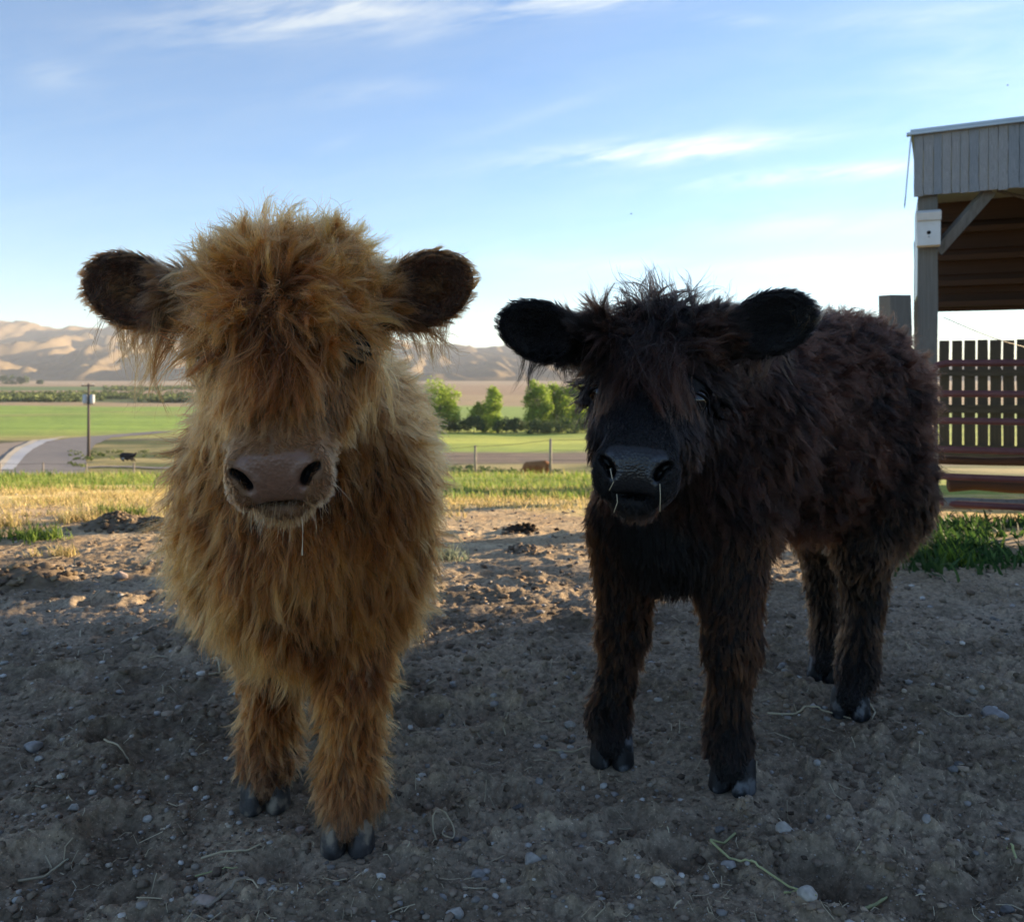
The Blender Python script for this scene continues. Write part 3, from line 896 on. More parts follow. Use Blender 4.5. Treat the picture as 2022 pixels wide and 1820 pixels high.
def build_shed():
    root = empty('shed', (0, 0, 0)); tag(root, 'open timber shed with a weathered grey plank front under a thin metal edge', 'shed')
    pl = [chunk(MAT_WOOD if i % 3 else MAT_WOODB, 50 + i) for i in range(6)]
    u = 0.0; i = 0
    while u < 6.2:
        wd = random.uniform(.048, .060) if u < 1.0 else .11
        top = 2.335 + .025 * u; bot = 1.945 + random.uniform(-.004, .004) + u * .008
        o = board('plank', random.choice(pl), fp(u + wd / 2, random.uniform(-.003, .003), (top + bot) / 2), (wd - .003, .020, top - bot), root, ANG)
        u += wd; i += 1
    # metal edge along the top, metal side sheet sloping out at the corner
    mb = MB()
    mb.box(fp(3.08, -.018, 2.338 + .025 * 3.08), (6.24, .05, .016), RZ @ Matrix.Rotation(-.025, 3, 'Y'))
    mb.build('roof_edge', MAT_TIN, root)
    rf = MB()
    V = [fp(-.02, -.03, 2.35), fp(6.3, -.03, 2.51), fp(6.3, 3.3, 2.44), fp(.15, 3.3, 2.30)]
    V = V + [tuple(np.array(p) + [0, 0, .015]) for p in V]
    rf.add(V, [(3, 2, 1, 0), (4, 5, 6, 7), (0, 1, 5, 4), (1, 2, 6, 5), (2, 3, 7, 6), (3, 0, 4, 7)])
    rf.build('roof', MAT_TIN, root)
    sd = MB()
    V = []
    F = []
    for j in range(12):
        q = j / 11
        z0, z1 = 2.345, 1.92 if j == 0 else 1.95
        off = .008 * math.sin(j * 2.6)
        V += [fp(-.012 + off * .3, -.03 + q * .5, z0), fp(-.045 + off * .3, -.03 + q * .5, z1)]
    for j in range(11): F.append((2 * j, 2 * j + 1, 2 * j + 3, 2 * j + 2))
    n0 = len(V); V2 = V + [tuple(np.array(p) - np.array([FU[0], FU[1], 0]) * .004) for p in V]
    F2 = F + [tuple(i + n0 for i in f[::-1]) for f in F] + [(0, n0, n0 + 1, 1)]
    sd.add(V2, F2); sd.build('eave_sheet', MAT_TIN, root)
    # side wall sheet behind the post, seen edge-on
    MB().box(fp(.030, .45, 1.64), (.008, .7, .61), RZ).build('side_sheet', MAT_TIN, root)
    # corner post, brace
    pm = chunk(MAT_POST, 77)
    board('post', pm, fp(.085, .10, .97), (.115, .115, 1.96), root, ANG)
    board('post', pm, fp(2.6, .10, .98), (.12, .12, 1.98), root, ANG)
    board('post', pm, fp(.12, 2.5, 1.0), (.11, .11, 2.0), root, ANG)
    a = np.array(fp(.135, .10, 1.60)); b = np.array(fp(.44, .10, 1.965))
    MB().tube([a, b], .045, 4).build('brace', MAT_POST, root)
    a = np.array(fp(.50, .30, 2.0)); b = np.array(fp(1.1, .34, 1.78))
    MB().tube([a, b], .012, 4).build('strut', MAT_POST, root)
    # far wall: overlapping dark horizontal boards seen under the roof
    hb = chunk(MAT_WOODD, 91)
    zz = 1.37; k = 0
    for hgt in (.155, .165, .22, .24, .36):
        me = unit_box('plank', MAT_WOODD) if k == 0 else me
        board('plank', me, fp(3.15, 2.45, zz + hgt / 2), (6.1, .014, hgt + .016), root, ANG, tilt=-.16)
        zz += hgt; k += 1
    for uu in (1.0, 2.4, 4.0):
        board('rafter', me, fp(uu, 1.25, 2.30), (.05, 2.4, .12), root, ANG)
    for gz in (1.42, 1.60, 1.82, 2.06):
        board('girt', me, fp(3.2, 2.36, gz), (6.0, .09, .045), root, ANG)
    # boarded-in part of the shed, past the edge of the picture: plank wall down to the ground
    u = 1.55
    while u < 7.6:
        board('plank', random.choice(pl), fp(u + .07, .04, .98), (.136, .022, 1.98), root, ANG); u += .14
    v = 0.1
    for k in range(22):
        board('plank', random.choice(pl), (*fp(7.7, -.1 - k * .14, 1.2)[:2], 1.25), (.022, .136, 2.55), root, ANG)
    # nest box on the post
    bx = empty('birdhouse', fp(.085, -.03, 1.70)); tag(bx, 'small white wooden birdhouse nailed high on the grey shed post', 'birdhouse')
    bx.rotation_euler = (0, 0, ANG)
    mb = MB(); mb.box((0, 0, 0), (.135, .09, .165), jit=.001); mb.build('box', MAT_WHITE, bx, bevel=.002)
    mb = MB(); mb.box((0, -.010, .113), (.142, .115, .050), Matrix.Rotation(.28, 3, 'X')); mb.build('roof', MAT_WHITE, bx, bevel=.002)
    mb = MB()
    ring = [(.012 * math.cos(q), -.0465, .012 * math.sin(q) - .002) for q in np.linspace(0, 2 * math.pi, 15)[:-1]]
    mb.add(ring, [tuple(range(14))[::-1]]); mb.build('entrance_hole', MAT_HOLE, bx)
    mb = MB(); mb.tube([(0, -.045, -.03), (0, -.07, -.03)], .003, 6); mb.build('perch', MAT_POST, bx)
    return root

def build_gate():
    root = empty('farm_gate', fp(.12, -.38, 0)); tag(root, 'maroon tubular metal farm gate with six rails closing off the open shed', 'gate')
    # rails follow the photo's heights at the hinge end
    u0, u1 = .08, 2.5
    zs = [.875, .695, .535, .365, .205, .045]
    V0 = -.38
    inv = Matrix.Translation(-root.location)
    def q(u, z): return np.array(fp(u, V0, z))
    for i, z in enumerate(zs):
        if i in (0,):
            pts = [q(u0, z - .09), q(u0 + .01, z - .045), q(u0 + .04, z - .012), q(u0 + .09, z), q(u1 - .09, z), q(u1 - .02, z - .02), q(u1, z - .09)]
        elif i == 5:
            pts = [q(u0, z + .07), q(u0 + .02, z + .02), q(u0 + .08, z), q(u1 - .08, z), q(u1 - .02, z + .02), q(u1, z + .07)]
        else: pts = [q(u0, z), q(u1, z)]
        o = MB().tube(pts, .020, 10).build('rail', MAT_GATE, root, smooth=True); o.matrix_parent_inverse = inv
    for uu in (u0, u1):
        o = MB().tube([q(uu, zs[-1] + .06), q(uu, zs[0] - .08)], .0165, 10).build('upright', MAT_GATE, root, smooth=True); o.matrix_parent_inverse = inv
    o = MB().tube([q(1.3, zs[-1]), q(1.3, zs[0])], .010, 8).build('brace', MAT_GATE, root, smooth=True); o.matrix_parent_inverse = inv
    lt = empty('gate_post', (*at(1766, 700, 5.75)[:2], 0)); tag(lt, 'thick weathered square post rising just behind the black calf back', 'post')
    p = board('timber', chunk(MAT_POST, 78), (0, 0, .66), (.145, .13, 1.32), lt, .2)
    # twist of wire on the post and a sagging strand up to the slats
    a = np.array(fp(.17, .0, 1.17)); b = np.array(fp(1.5, 2.9, 1.05))
    pts = [a * (1 - t) + b * t - np.array([0, 0, .10 * math.sin(math.pi * t)]) for t in np.linspace(0, 1, 12)]
    o = MB().tube(pts, .003, 5).build('wire', MAT_WIRE, None, smooth=True); tag(o, 'slack wire running from the shed post down to the slat fence', 'wire')

def build_slats():
    root = empty('slat_fence', (0, 0, 0)); tag(root, 'dark upright slat fence with light showing through its narrow gaps', 'fence')
    A = at(1815, 760, 12.0); u_ = np.array([.955, -.296])
    ang = math.atan2(u_[1], u_[0])
    ms = [chunk(MAT_SLAT, 120 + i) for i in range(5)]
    step = .1546
    for i in range(62):
        c = A[:2] + u_ * step * i
        gz = float(ground_z(np.array([c[0]]), np.array([c[1]]))[0])
        top = 1.275 + random.uniform(-.006, .006)
        bot = max(gz + .08, -.30)
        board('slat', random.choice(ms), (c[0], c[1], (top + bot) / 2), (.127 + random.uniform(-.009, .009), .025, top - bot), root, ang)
    for z, hgt in ((.84, .09), (.36, .11), (-.20, .16)):
        me = unit_box('rail', MAT_SLAT)
        c = A[:2] + u_ * 4.75
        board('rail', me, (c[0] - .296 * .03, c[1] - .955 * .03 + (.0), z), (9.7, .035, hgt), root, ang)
    for i in (0, 14, 28, 42, 56):
        c = A[:2] + u_ * (step * i + .05) + np.array([.3, .95]) * .07
        board('post', ms[0], (c[0], c[1], .25), (.12, .12, 1.9), root, ang)

build_shed(); build_gate(); build_slats()

def log_thing(label, a, b, r0, r1, m, seed):
    r = np.random.default_rng(seed)
    a = np.array(a, float); b = np.array(b, float); n_ = 12
    pts = [a * (1 - t) + b * t + r.normal(size=3) * .012 for t in np.linspace(0, 1, n_)]
    rad = [r0 * (1 - t) + r1 * t + r.uniform(-.006, .006) for t in np.linspace(0, 1, n_)]
    o = MB().tube(pts, rad, 10).build('log', m, None, smooth=True); tag(o, label, 'log', 'old logs lying behind the gate'); return o
log_thing('long grey log lying on the ground below the gate', (2.55, 5.25, .04), (4.6, 4.95, .05), .035, .045, MAT_POST, 1)
log_thing('dark heavy log lying on the ground behind the gate', (3.0, 6.1, .05), (5.2, 5.6, .05), .045, .055, MAT_WOODD, 2)
log_thing('thick brown log propped up on other timber behind the gate', (3.0, 6.7, .17), (6.0, 6.0, .20), .030, .045, MAT_WOODD, 3)

# ------------------------------------------------------------------ middle distance
def leaf_cloud(blobs, n_, size, seed, flat=.55):
    """leaf clumps: small bent triangles spread through a crown of overlapping lumps"""
    r = np.random.default_rng(seed)
    w_ = np.array([b[3] ** 2 for b in blobs], float); w_ /= w_.sum()
    bi = r.choice(len(blobs), n_, p=w_)
    B = np.array([b[:6] for b in blobs], float)
    d = nrm(r.normal(size=(n_, 3)))
    rad = r.random(n_) ** .35
    c = B[bi, :3] + d * rad[:, None] * B[bi, 3:6] * (1 + .25 * r.normal(size=(n_, 1)) * .5)
    a = nrm(r.normal(size=(n_, 3)) + d * .8); t1 = nrm(np.cross(a, r.normal(size=(n_, 3)))); t2 = np.cross(a, t1)
    s = (size * r.uniform(.5, 1.5, n_))[:, None]
    V = np.stack([c + t1 * s, c + t2 * s * .7, c - t1 * s, c - t2 * s * .7 + a * s * .4], 1).reshape(-1, 3)
    F = np.arange(n_ * 4).reshape(n_, 4)
    tone = np.repeat(.72 + .5 * r.random(n_), 4)[:, None] * np.ones((1, 3))
    return V, F, tone

MAT_LEAF = mat('cottonwood leaves', (.22, .33, .045), (.36, .46, .075), rough=.6, scale=.8, bump=0, attr='col', trans=.55)
MAT_LEAFD = mat('dark shrub leaves', (.06, .10, .04), (.11, .16, .055), rough=.7, scale=.5, bump=0, attr='col', trans=.25)
MAT_BARK = mat('grey bark', (.10, .085, .07), (.20, .17, .14), rough=.95, scale=3, bump=.4)

def tree(name, label, px, pybase, Y, wpx, hpx, lumps, n_, seed, m=None, group='cottonwood trees across the pasture', leaf=.20, cat='tree', trunk=.22):
    base = at(px, pybase, Y); base[2] = float(hz(np.array([base[0]]), np.array([Y]))[0])
    hgt = hpx / 1750 * Y; wid = wpx / 1750 * Y
    r = np.random.default_rng(seed)
    root = empty(name, tuple(base)); tag(root, label, cat, group)
    tb = MB(); tops = []
    tb.tube([(0, 0, -.3), (.1 * wid * r.uniform(-.3, .3), 0, hgt * .3), (r.uniform(-.06, .06) * wid, 0, hgt * .62)], [.026 * hgt, .02 * hgt, .009 * hgt], 8)
    bl = []
    for (lx, lz, lr) in lumps:
        c = np.array([lx * wid, r.uniform(-.25, .25) * wid, lz * hgt])
        bl.append((*c, lr * wid, lr * wid * .9, lr * wid * 1.15))
        st = np.array([0, 0, hgt * r.uniform(.12, .4)])
        tb.tube([st, (st + c) / 2 + np.array([0, 0, -.04 * hgt]), c], [.011 * hgt, .007 * hgt, .003 * hgt], 6)
        for q in range(4):
            cc = c + nrm(r.normal(size=(1, 3)))[0] * lr * wid * .85
            s = lr * wid * r.uniform(.3, .5); bl.append((*cc, s, s, s))
    tb.build('trunk', MAT_BARK, root, smooth=True)
    V, F, tone = leaf_cloud(bl, n_, leaf, seed)
    V[:, 2] = np.maximum(V[:, 2], .05)
    mesh_np('crown', V, F, m or MAT_LEAF, col=tone, parent=root)
    return root

tree('cottonwood_tree', 'bright green tree just right of the blond calf shoulder', 868, 852, 196, 84, 112,
     [(-.1, .72, .30), (.2, .62, .26), (-.3, .5, .28), (.08, .40, .30), (.3, .38, .2), (-.15, .22, .3)], 9000, 1)
tree('cottonwood_tree', 'narrow leaning green tree standing alone between the two calves', 960, 852, 205, 72, 88,
     [(.18, .85, .20), (.22, .66, .24), (.12, .48, .28), (-.18, .52, .18), (-.3, .34, .24), (.1, .25, .32), (.3, .2, .2)], 8000, 2)
for i, (px, h_, lab) in enumerate([(1062, 106, 'tall leafy cottonwood at the left end of the wide clump'), (1100, 98, 'rounded cottonwood in the middle of the wide clump'), (1140, 100, 'leafy cottonwood partly hidden behind the black calf cheek')]):
    tree('cottonwood_tree', lab, px, 853, 203 + i * 4, 52, h_,
         [(-.15, .80, .30), (.2, .74, .30), (-.25, .55, .34), (.25, .5, .36), (0, .32, .4), (-.3, .22, .3), (.28, .2, .3)], 8500, 10 + i)
for i, (px, wd, h_, Y) in enumerate([(905, 50, 30, 200), (935, 44, 38, 199), (1000, 46, 30, 200), (1022, 36, 34, 198), (1062, 50, 26, 197), (1110, 60, 26, 197), (1165, 60, 30, 198), (860, 60, 30, 201)]):
    labs = ['low dark bush at the foot of the tree beside the blond calf', 'dark bush left of the narrow leaning tree', 'dark bush right of the narrow leaning tree', 'small dark bush left of the wide cottonwood clump',
            'low bush under the left end of the wide cottonwood clump', 'low bush under the middle of the wide cottonwood clump', 'low bush beside the black calf cheek', 'dark bush next to the blond calf flank']
    tree('bush', labs[i], px, 855, Y, wd, h_, [(-.3, .45, .26), (.0, .6, .28), (.3, .45, .26)], 2200, 30 + i, MAT_LEAFD, 'bushes along the pasture edge', .16, 'bush')

# scrub belt and tree rows further left: one mass each
def scrub(name, label, Y0, Y1, a0, a1, hgt, n_, seed, leaf=.5, m=None, dens=None):
    r = np.random.default_rng(seed)
    Yc = r.uniform(Y0, Y1, n_); ac = r.uniform(a0, a1, n_)
    Xc = ac * Yc
    keep = fbm2(Xc / 30, Yc / 30, 3, seed) > .42
    Xc, Yc = Xc[keep], Yc[keep]; k = len(Xc)
    s = hgt * r.uniform(.4, 1, k)
    g0 = hz(Xc, Yc)
    per = 22
    d = nrm(r.normal(size=(k, per, 3)))
    c = np.stack([Xc, Yc, g0 + s * .45], 1)[:, None] + d * (r.random((k, per, 1)) ** .4) * np.stack([s * .9, s * .9, s * .5], 1)[:, None]
    c = c.reshape(-1, 3); nn = len(c)
    a = nrm(r.normal(size=(nn, 3))); t1 = nrm(np.cross(a, r.normal(size=(nn, 3)))); t2 = np.cross(a, t1)
    q = leaf * r.uniform(.5, 1.4, (nn, 1))
    V = np.stack([c + t1 * q, c + t2 * q, c - t1 * q, c - t2 * q], 1).reshape(-1, 3)
    tone = np.repeat(.7 + .6 * r.random(nn), 4)[:, None] * np.ones((1, 3))
    o = mesh_np(name, V, np.arange(nn * 4).reshape(nn, 4), m or MAT_LEAFD, col=tone)
    tag(o, label, 'shrubs', kind='stuff'); return o
MAT_SCRUB = mat('sage green scrub', (.085, .125, .04), (.14, .17, .055), rough=.8, scale=.1, bump=0, attr='col', trans=.2)
scrub('shrubbery', 'belt of green scrub beyond the big field', 460, 620, -.66, -.18, 4.0, 1500, 5, .75, MAT_SCRUB)
scrub('shrubbery', 'scattered shrubs on the reddish strip behind the scrub belt', 640, 800, -.66, -.36, 2.5, 120, 6, .6, MAT_SCRUB)
scrub('shrubbery', 'green hedge strip far off left of the power pole', 860, 1100, -.46, -.2, 3.5, 500, 8, .9, MAT_SCRUB)
scrub('undergrowth', 'rough dark scrub in the dip beyond the right wire fence', 56, 84, -.14, .06, .55, 260, 9, .09)
scrub('undergrowth', 'weedy growth around the foot of the power pole', 78, 120, -.50, -.30, .55, 130, 12, .10, MAT_SCRUB)
for i, (px, py, Y, wd, h_, lab) in enumerate([(20, 751, 1500, 34, 14, 'dark round tree at the far left below the hills'), (44, 751, 1500, 22, 15, 'dark tree second from the far left below the hills'), (78, 751, 1500, 12, 7, 'small dark tree between the far tree group and the pole')]):
    tree('tree', lab, px, py, Y, wd, h_, [(-.2, .5, .3), (.2, .55, .3)], 500, 60 + i, MAT_LEAFD, 'dark trees below the hills', 1.3, 'tree')

# road, gravel pad and pale concrete strip on the left slope
def drape(name, ctr, wdt, m, lift, n_=60, kind='structure'):
    """strip laid on the land along centre points given as picture x, picture y"""
    P = []
    for (px, py) in ctr:
        lo, hi = 34.0, 420.0
        for _ in range(40):                       # where this line of sight meets the land
            mid = (lo + hi) / 2
            p = at(px, py, mid)
            if p[2] < float(hz(np.array([p[0]]), np.array([mid]))[0]): hi = mid
            else: lo = mid
        P.append(at(px, py, lo)[:2])
    P = np.array(P); t = np.linspace(0, len(P) - 1, n_)
    xs = np.interp(t, range(len(P)), P[:, 0]); ys = np.interp(t, range(len(P)), P[:, 1])
    wd = np.interp(t, range(len(P)), wdt)
    d = nrm(np.stack([np.gradient(xs), np.gradient(ys)], 1)); nn = np.stack([d[:, 1], -d[:, 0]], 1)
    V = []
    for k in np.linspace(-1, 1, 7):
        x = xs + nn[:, 0] * wd / 2 * k; y = ys + nn[:, 1] * wd / 2 * k
        V.append(np.stack([x, y, hz(x, y) + lift], 1))
    V = np.stack(V, 1).reshape(-1, 3)
    F = [(i * 7 + j, i * 7 + j + 1, (i + 1) * 7 + j + 1, (i + 1) * 7 + j) for i in range(n_ - 1) for j in range(6)]
    o = mesh_np(name, V, np.array(F), m, smooth=True); tag(o, kind=kind); return o
MAT_ROAD = mat('dusty asphalt', (.15, .14, .135), (.22, .20, .19), rough=.95, scale=.8, bump=0)
MAT_CONC = mat('pale concrete', (.36, .38, .41), (.46, .47, .49), rough=.9, scale=.6, bump=0)
MAT_GRAV = mat('brown gravel', (.24, .19, .15), (.32, .26, .20), rough=.95, scale=.8, bump=0)
drape('gravel_verge', [(-60, 935), (-20, 900), (40, 878), (90, 870)], [9, 12, 10, 5], MAT_GRAV, .05)
drape('road', [(60, 945), (85, 905), (120, 880), (175, 866), (260, 858), (330, 852)], [7, 9, 10, 8, 7, 6], MAT_ROAD, .09)
drape('concrete_strip', [(4, 930), (28, 905), (48, 888), (75, 874), (105, 868)], [1.6, 2.0, 2.2, 2.4, 2.2], MAT_CONC, .13)
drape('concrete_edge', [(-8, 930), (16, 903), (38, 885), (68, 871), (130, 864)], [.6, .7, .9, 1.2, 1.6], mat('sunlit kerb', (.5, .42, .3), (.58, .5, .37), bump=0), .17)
drape('farm_track', [(130, 925), (220, 922), (320, 925), (420, 925)], [4, 3.4, 3.2, 3.2], MAT_ROAD, .07)

# power pole
def build_pole():
    b = at(175, 905, 103); b[2] = float(hz(np.array([b[0]]), np.array([103.]))[0]) - .3
    root = empty('power_pole', tuple(b)); tag(root, 'wooden power pole with two transformer cans standing on the slope beside the road', 'pole')
    top = (905 - 757) / 1750 * 103 + .3
    m = mat('creosote pole', (.06, .05, .045), (.11, .09, .08), bump=.2)
    MB().tube([(0, 0, 0), (0, 0, top)], [.19, .12], 10).build('pole', m, root, smooth=True)
    MB().box((0, -.16, top - .25), (1.5, .10, .12)).build('crossarm', m, root)
    mc = mat('grey transformer paint', (.42, .44, .46), (.52, .53, .55), rough=.5, bump=0)
    for s in (-1, 1):
        MB().tube([(s * .42, 0, top - 2.3), (s * .42, 0, top - 2.22), (s * .42, 0, top - 1.35), (s * .42, 0, top - 1.28)], [.22, .26, .26, .18], 12).build('transformer', mc, root, smooth=True)
        MB().tube([(s * .6, -.16, top - .19), (s * .6, -.16, top + .02)], [.05, .035], 8).build('insulator', mc, root, smooth=True)
    MB().tube([(-.6, -.05, top - 2.4), (.6, -.05, top - 2.4)], .04, 6).build('bracket', m, root)
build_pole()

# wire fence: posts and strands
def wire_fence(label, posts, seed, zt=1.25):
    root = empty('wire_fence'); tag(root, label, 'fence')
    B = []
    for (px, py, Y) in posts:
        p = at(px, py, Y); p[2] = float(hz(np.array([p[0]]), np.array([p[1]]))[0]); B.append(p)
        MB().tube([p - [0, 0, .2], p + [random.uniform(-.02, .02), 0, zt]], [.05, .042], 8).build('post', MAT_STEEL, root, smooth=True)
    for k, z in enumerate((zt - .04, zt - .36, zt - .68, .25)):
        pts = []
        for i in range(len(B) - 1):
            for t in np.linspace(0, 1, 7)[:-1]:
                pts.append(B[i] * (1 - t) + B[i + 1] * t + [0, -.045, z - .04 * math.sin(math.pi * t)])
        pts.append(B[-1] + [0, -.045, z])
        MB().tube(pts, .008 if k == 0 else .004, 4).build('strand', MAT_WIRE, root)
wire_fence('wire fence of thin steel posts crossing the slope between the calves', [(780, 937, 36), (939, 938, 34), (1087, 948, 28.5), (1290, 958, 25), (1560, 965, 23), (1800, 970, 22)], 1)
wire_fence('wire fence of thin pale posts at the left below the road', [(-90, 938, 49), (0, 938, 48), (85, 938, 47), (171, 939, 47), (264, 939, 46), (352, 940, 45), (470, 940, 43), (600, 940, 40)], 2, 1.2)

# grazing brown cow beyond the fence
def simple_cow(label, loc, rz, sc, c1, c2, pose='graze', group='cattle beyond the fences'):
    root = empty('cow', loc, rz); tag(root, label, 'cow', group)
    g = None
    hd = (-1.02, 0, .25) if pose == 'graze' else (-1.0, 0, .95)
    lieh = .38 if pose == 'lie' else 0
    P = [Prim('c', (-.45, 0, 1.02 - lieh), (.5, 0, 1.05 - lieh), .27, .29, k=.15), Prim('e', (.02, 0, .9 - lieh), ra=(.6, .32, .30), k=.15),
         Prim('c', (-.5, 0, 1.0 - lieh), (-.85, 0, (.6 if pose == 'graze' else .9) - lieh * .5), .2, .13, k=.15),
         Prim('c', (-.85, 0, (.58 if pose == 'graze' else .95) - lieh * .5), hd, .12, .075, k=.08),
         Prim('e', (.72, 0, 1.0 - lieh), ra=(.14, .25, .24), k=.12)]
    for s in (-1, 1):
        P.append(Prim('e', (-.86, s * .15, (.66 if pose == 'graze' else 1.02) - lieh * .5), ra=(.04, .10, .05), k=.03))
        if pose == 'lie':
            P += [Prim('c', (-.4, s * .2, .35), (-.75, s * .25, .08), .12, .06, k=.06), Prim('c', (.5, s * .25, .35), (.2, s * .4, .10), .16, .07, k=.06)]
        else:
            P += [Prim('c', (-.42, s * .15, .85), (-.42 - s * .06, s * .15, .42), .13, .07, k=.08), Prim('c', (-.42 - s * .06, s * .15, .42), (-.40 - s * .1, s * .15, .04), .06, .05, k=.04),
                  Prim('c', (.58, s * .16, .9), (.52, s * .17, .62), .17, .10, k=.08), Prim('c', (.52, s * .17, .62), (.66, s * .17, .44), .09, .06, k=.05), Prim('c', (.66, s * .17, .44), (.60, s * .17, .04), .055, .05, k=.04)]
    P.append(Prim('c', (.82, 0, 1.1 - lieh), (.90, .02, .5 - lieh * .4), .035, .03, k=.03))
    a = lambda lo, hi: np.arange(lo, hi, .035)
    V, Q = surface(P, (a(-1.25, 1.1), a(-.55, .55), a(-.05, 1.45)))
    pat = fbm2(V[:, 0] * 1.6 + 3, V[:, 2] * 1.6, 2, 7)
    col = np.where((pat > .60)[:, None] & (V[:, 2:] > .3), np.array([c2]), np.array([c1]))
    mesh_np('body', V * sc, Q, MAT_COW, smooth=True, col=col, parent=root)
    return root
MAT_COW = mat('cow coat', (.8, .8, .8), (1, 1, 1), rough=.8, scale=9, bump=.1, attr='col')
p = at(1058, 925, 50); simple_cow('brown cow with its head down grazing in the dip beyond the fence', (p[0], p[1], float(hz(np.array([p[0]]), np.array([50.]))[0])), math.radians(12), .98, (.24, .095, .028), (.30, .14, .05))
p = at(252, 912, 96); simple_cow('black cow with a white patch lying on the track by the left fence', (p[0], p[1], float(hz(np.array([p[0]]), np.array([96.]))[0])), math.radians(170), 1.0, (.010, .010, .012), (.45, .45, .45), 'lie')

HQ = 1.0
# ------------------------------------------------------------------ the blond calf
def hoof(name, M4, parent, mats, sc=1.0, split=.004):
    """cloven hoof: two claws side by side, toes forward (-y), tops hidden in the hair"""
    holder = MB()
    objs = []
    for s in (-1, 1):
        rings = []
        n_ = 14
        prof = [(0.0, .96, 0.0), (.003, 1.02, 0), (.018, .98, .003), (.034, .92, .008), (.050, .84, .013), (.058, .6, .016), (.062, .25, .018)]
        V = []; F = []
        for (z, k, back) in prof:
            for j in range(n_):
                q = 2 * math.pi * j / n_
                cx, cy = math.cos(q), math.sin(q)
                x = .0235 * cx * k; y = .034 * cy * k
                if cy < 0: x *= (1 - .25 * (-cy) ** 2); y *= 1.0
                x = x * (1 - .18 * (cx * -s > 0) * abs(cx))
                V.append((x + s * (.0185 + split * .3), y + back * .9, z))
        for i in range(len(prof) - 1):
            for j in range(n_):
                j2 = (j + 1) % n_
                F.append((i * n_ + j, i * n_ + j2, (i + 1) * n_ + j2, (i + 1) * n_ + j))
        F.append(tuple(range(n_))[::-1]); F.append(tuple((len(prof) - 1) * n_ + j for j in range(n_)))
        V = np.array(V) * sc
        V = np.concatenate([V, np.ones((len(V), 1))], 1) @ np.array(M4).T
        holder.add(V[:, :3], F, 0)
    o = holder.build(name, mats, parent, smooth=True)
    return o

def hoof_mat(name, c1, c2, c3):
    m, t, o = new_mat(name)
    n = t.nodes.new; l = t.links.new
    b = n('ShaderNodeBsdfPrincipled'); b.inputs['Roughness'].default_value = .6; b.inputs['Specular IOR Level'].default_value = .3
    tcn = n('ShaderNodeTexCoord')
    n1 = n('ShaderNodeTexNoise'); n1.inputs['Scale'].default_value = 26; n1.inputs['Detail'].default_value = 5
    l(tcn.outputs['Object'], n1.inputs['Vector'])
    r = n('ShaderNodeValToRGB'); e = r.color_ramp.elements
    e[0].position = .40; e[0].color = (*c1, 1); e[1].position = .62; e[1].color = (*c3, 1)
    x = r.color_ramp.elements.new(.52); x.color = (*c2, 1)
    l(n1.outputs['Fac'], r.inputs[0]); l(r.outputs[0], b.inputs['Base Color'])
    n2 = n('ShaderNodeTexNoise'); n2.inputs['Scale'].default_value = 120
    mp = n('ShaderNodeMapping'); mp.inputs['Scale'].default_value = (.4, .4, 2.4); l(tcn.outputs['Object'], mp.inputs[0]); l(mp.outputs[0], n2.inputs['Vector'])
    bp = n('ShaderNodeBump'); bp.inputs['Strength'].default_value = .4; bp.inputs['Distance'].default_value = .002; l(n2.outputs['Fac'], bp.inputs['Height'])
    l(bp.outputs[0], b.inputs['Normal'])
    l(b.outputs[0], o.inputs['Surface']); return m

def skin_mat(name):
    m, t, o = new_mat(name)
    n = t.nodes.new; l = t.links.new
    b = n('ShaderNodeBsdfPrincipled'); b.inputs['Specular IOR Level'].default_value = .45
    a = n('ShaderNodeAttribute'); a.attribute_name = 'col'; l(a.outputs['Color'], b.inputs['Base Color'])
    ra = n('ShaderNodeAttribute'); ra.attribute_name = 'rough'; l(ra.outputs['Fac'], b.inputs['Roughness'])
    tcn = n('ShaderNodeTexCoord'); v = n('ShaderNodeTexVoronoi'); v.inputs['Scale'].default_value = 230; l(tcn.outputs['Object'], v.inputs['Vector'])
    bp = n('ShaderNodeBump'); bp.inputs['Strength'].default_value = .6; bp.inputs['Distance'].default_value = .0014; l(v.outputs['Distance'], bp.inputs['Height'])
    l(bp.outputs[0], b.inputs['Normal'])
    l(b.outputs[0], o.inputs['Surface']); return m

def pad_mask(x, f, n):
    # bare skin between and round the nostrils, narrowing to the lip
    q = np.stack([x, f, n], 1) - np.array(PADC); u = q @ PAD_U; d = q @ PAD_N
    wd = np.interp(u, [-.038, -.020, .012, .034], [.030, .033, .050, .044])
    p = np.exp(-((x / wd) ** 6 + ((u + .002) / .036) ** 6) * .7)
    return np.clip((p - .35) * 5, 0, 1) * np.clip((d + .028) / .008, 0, 1)

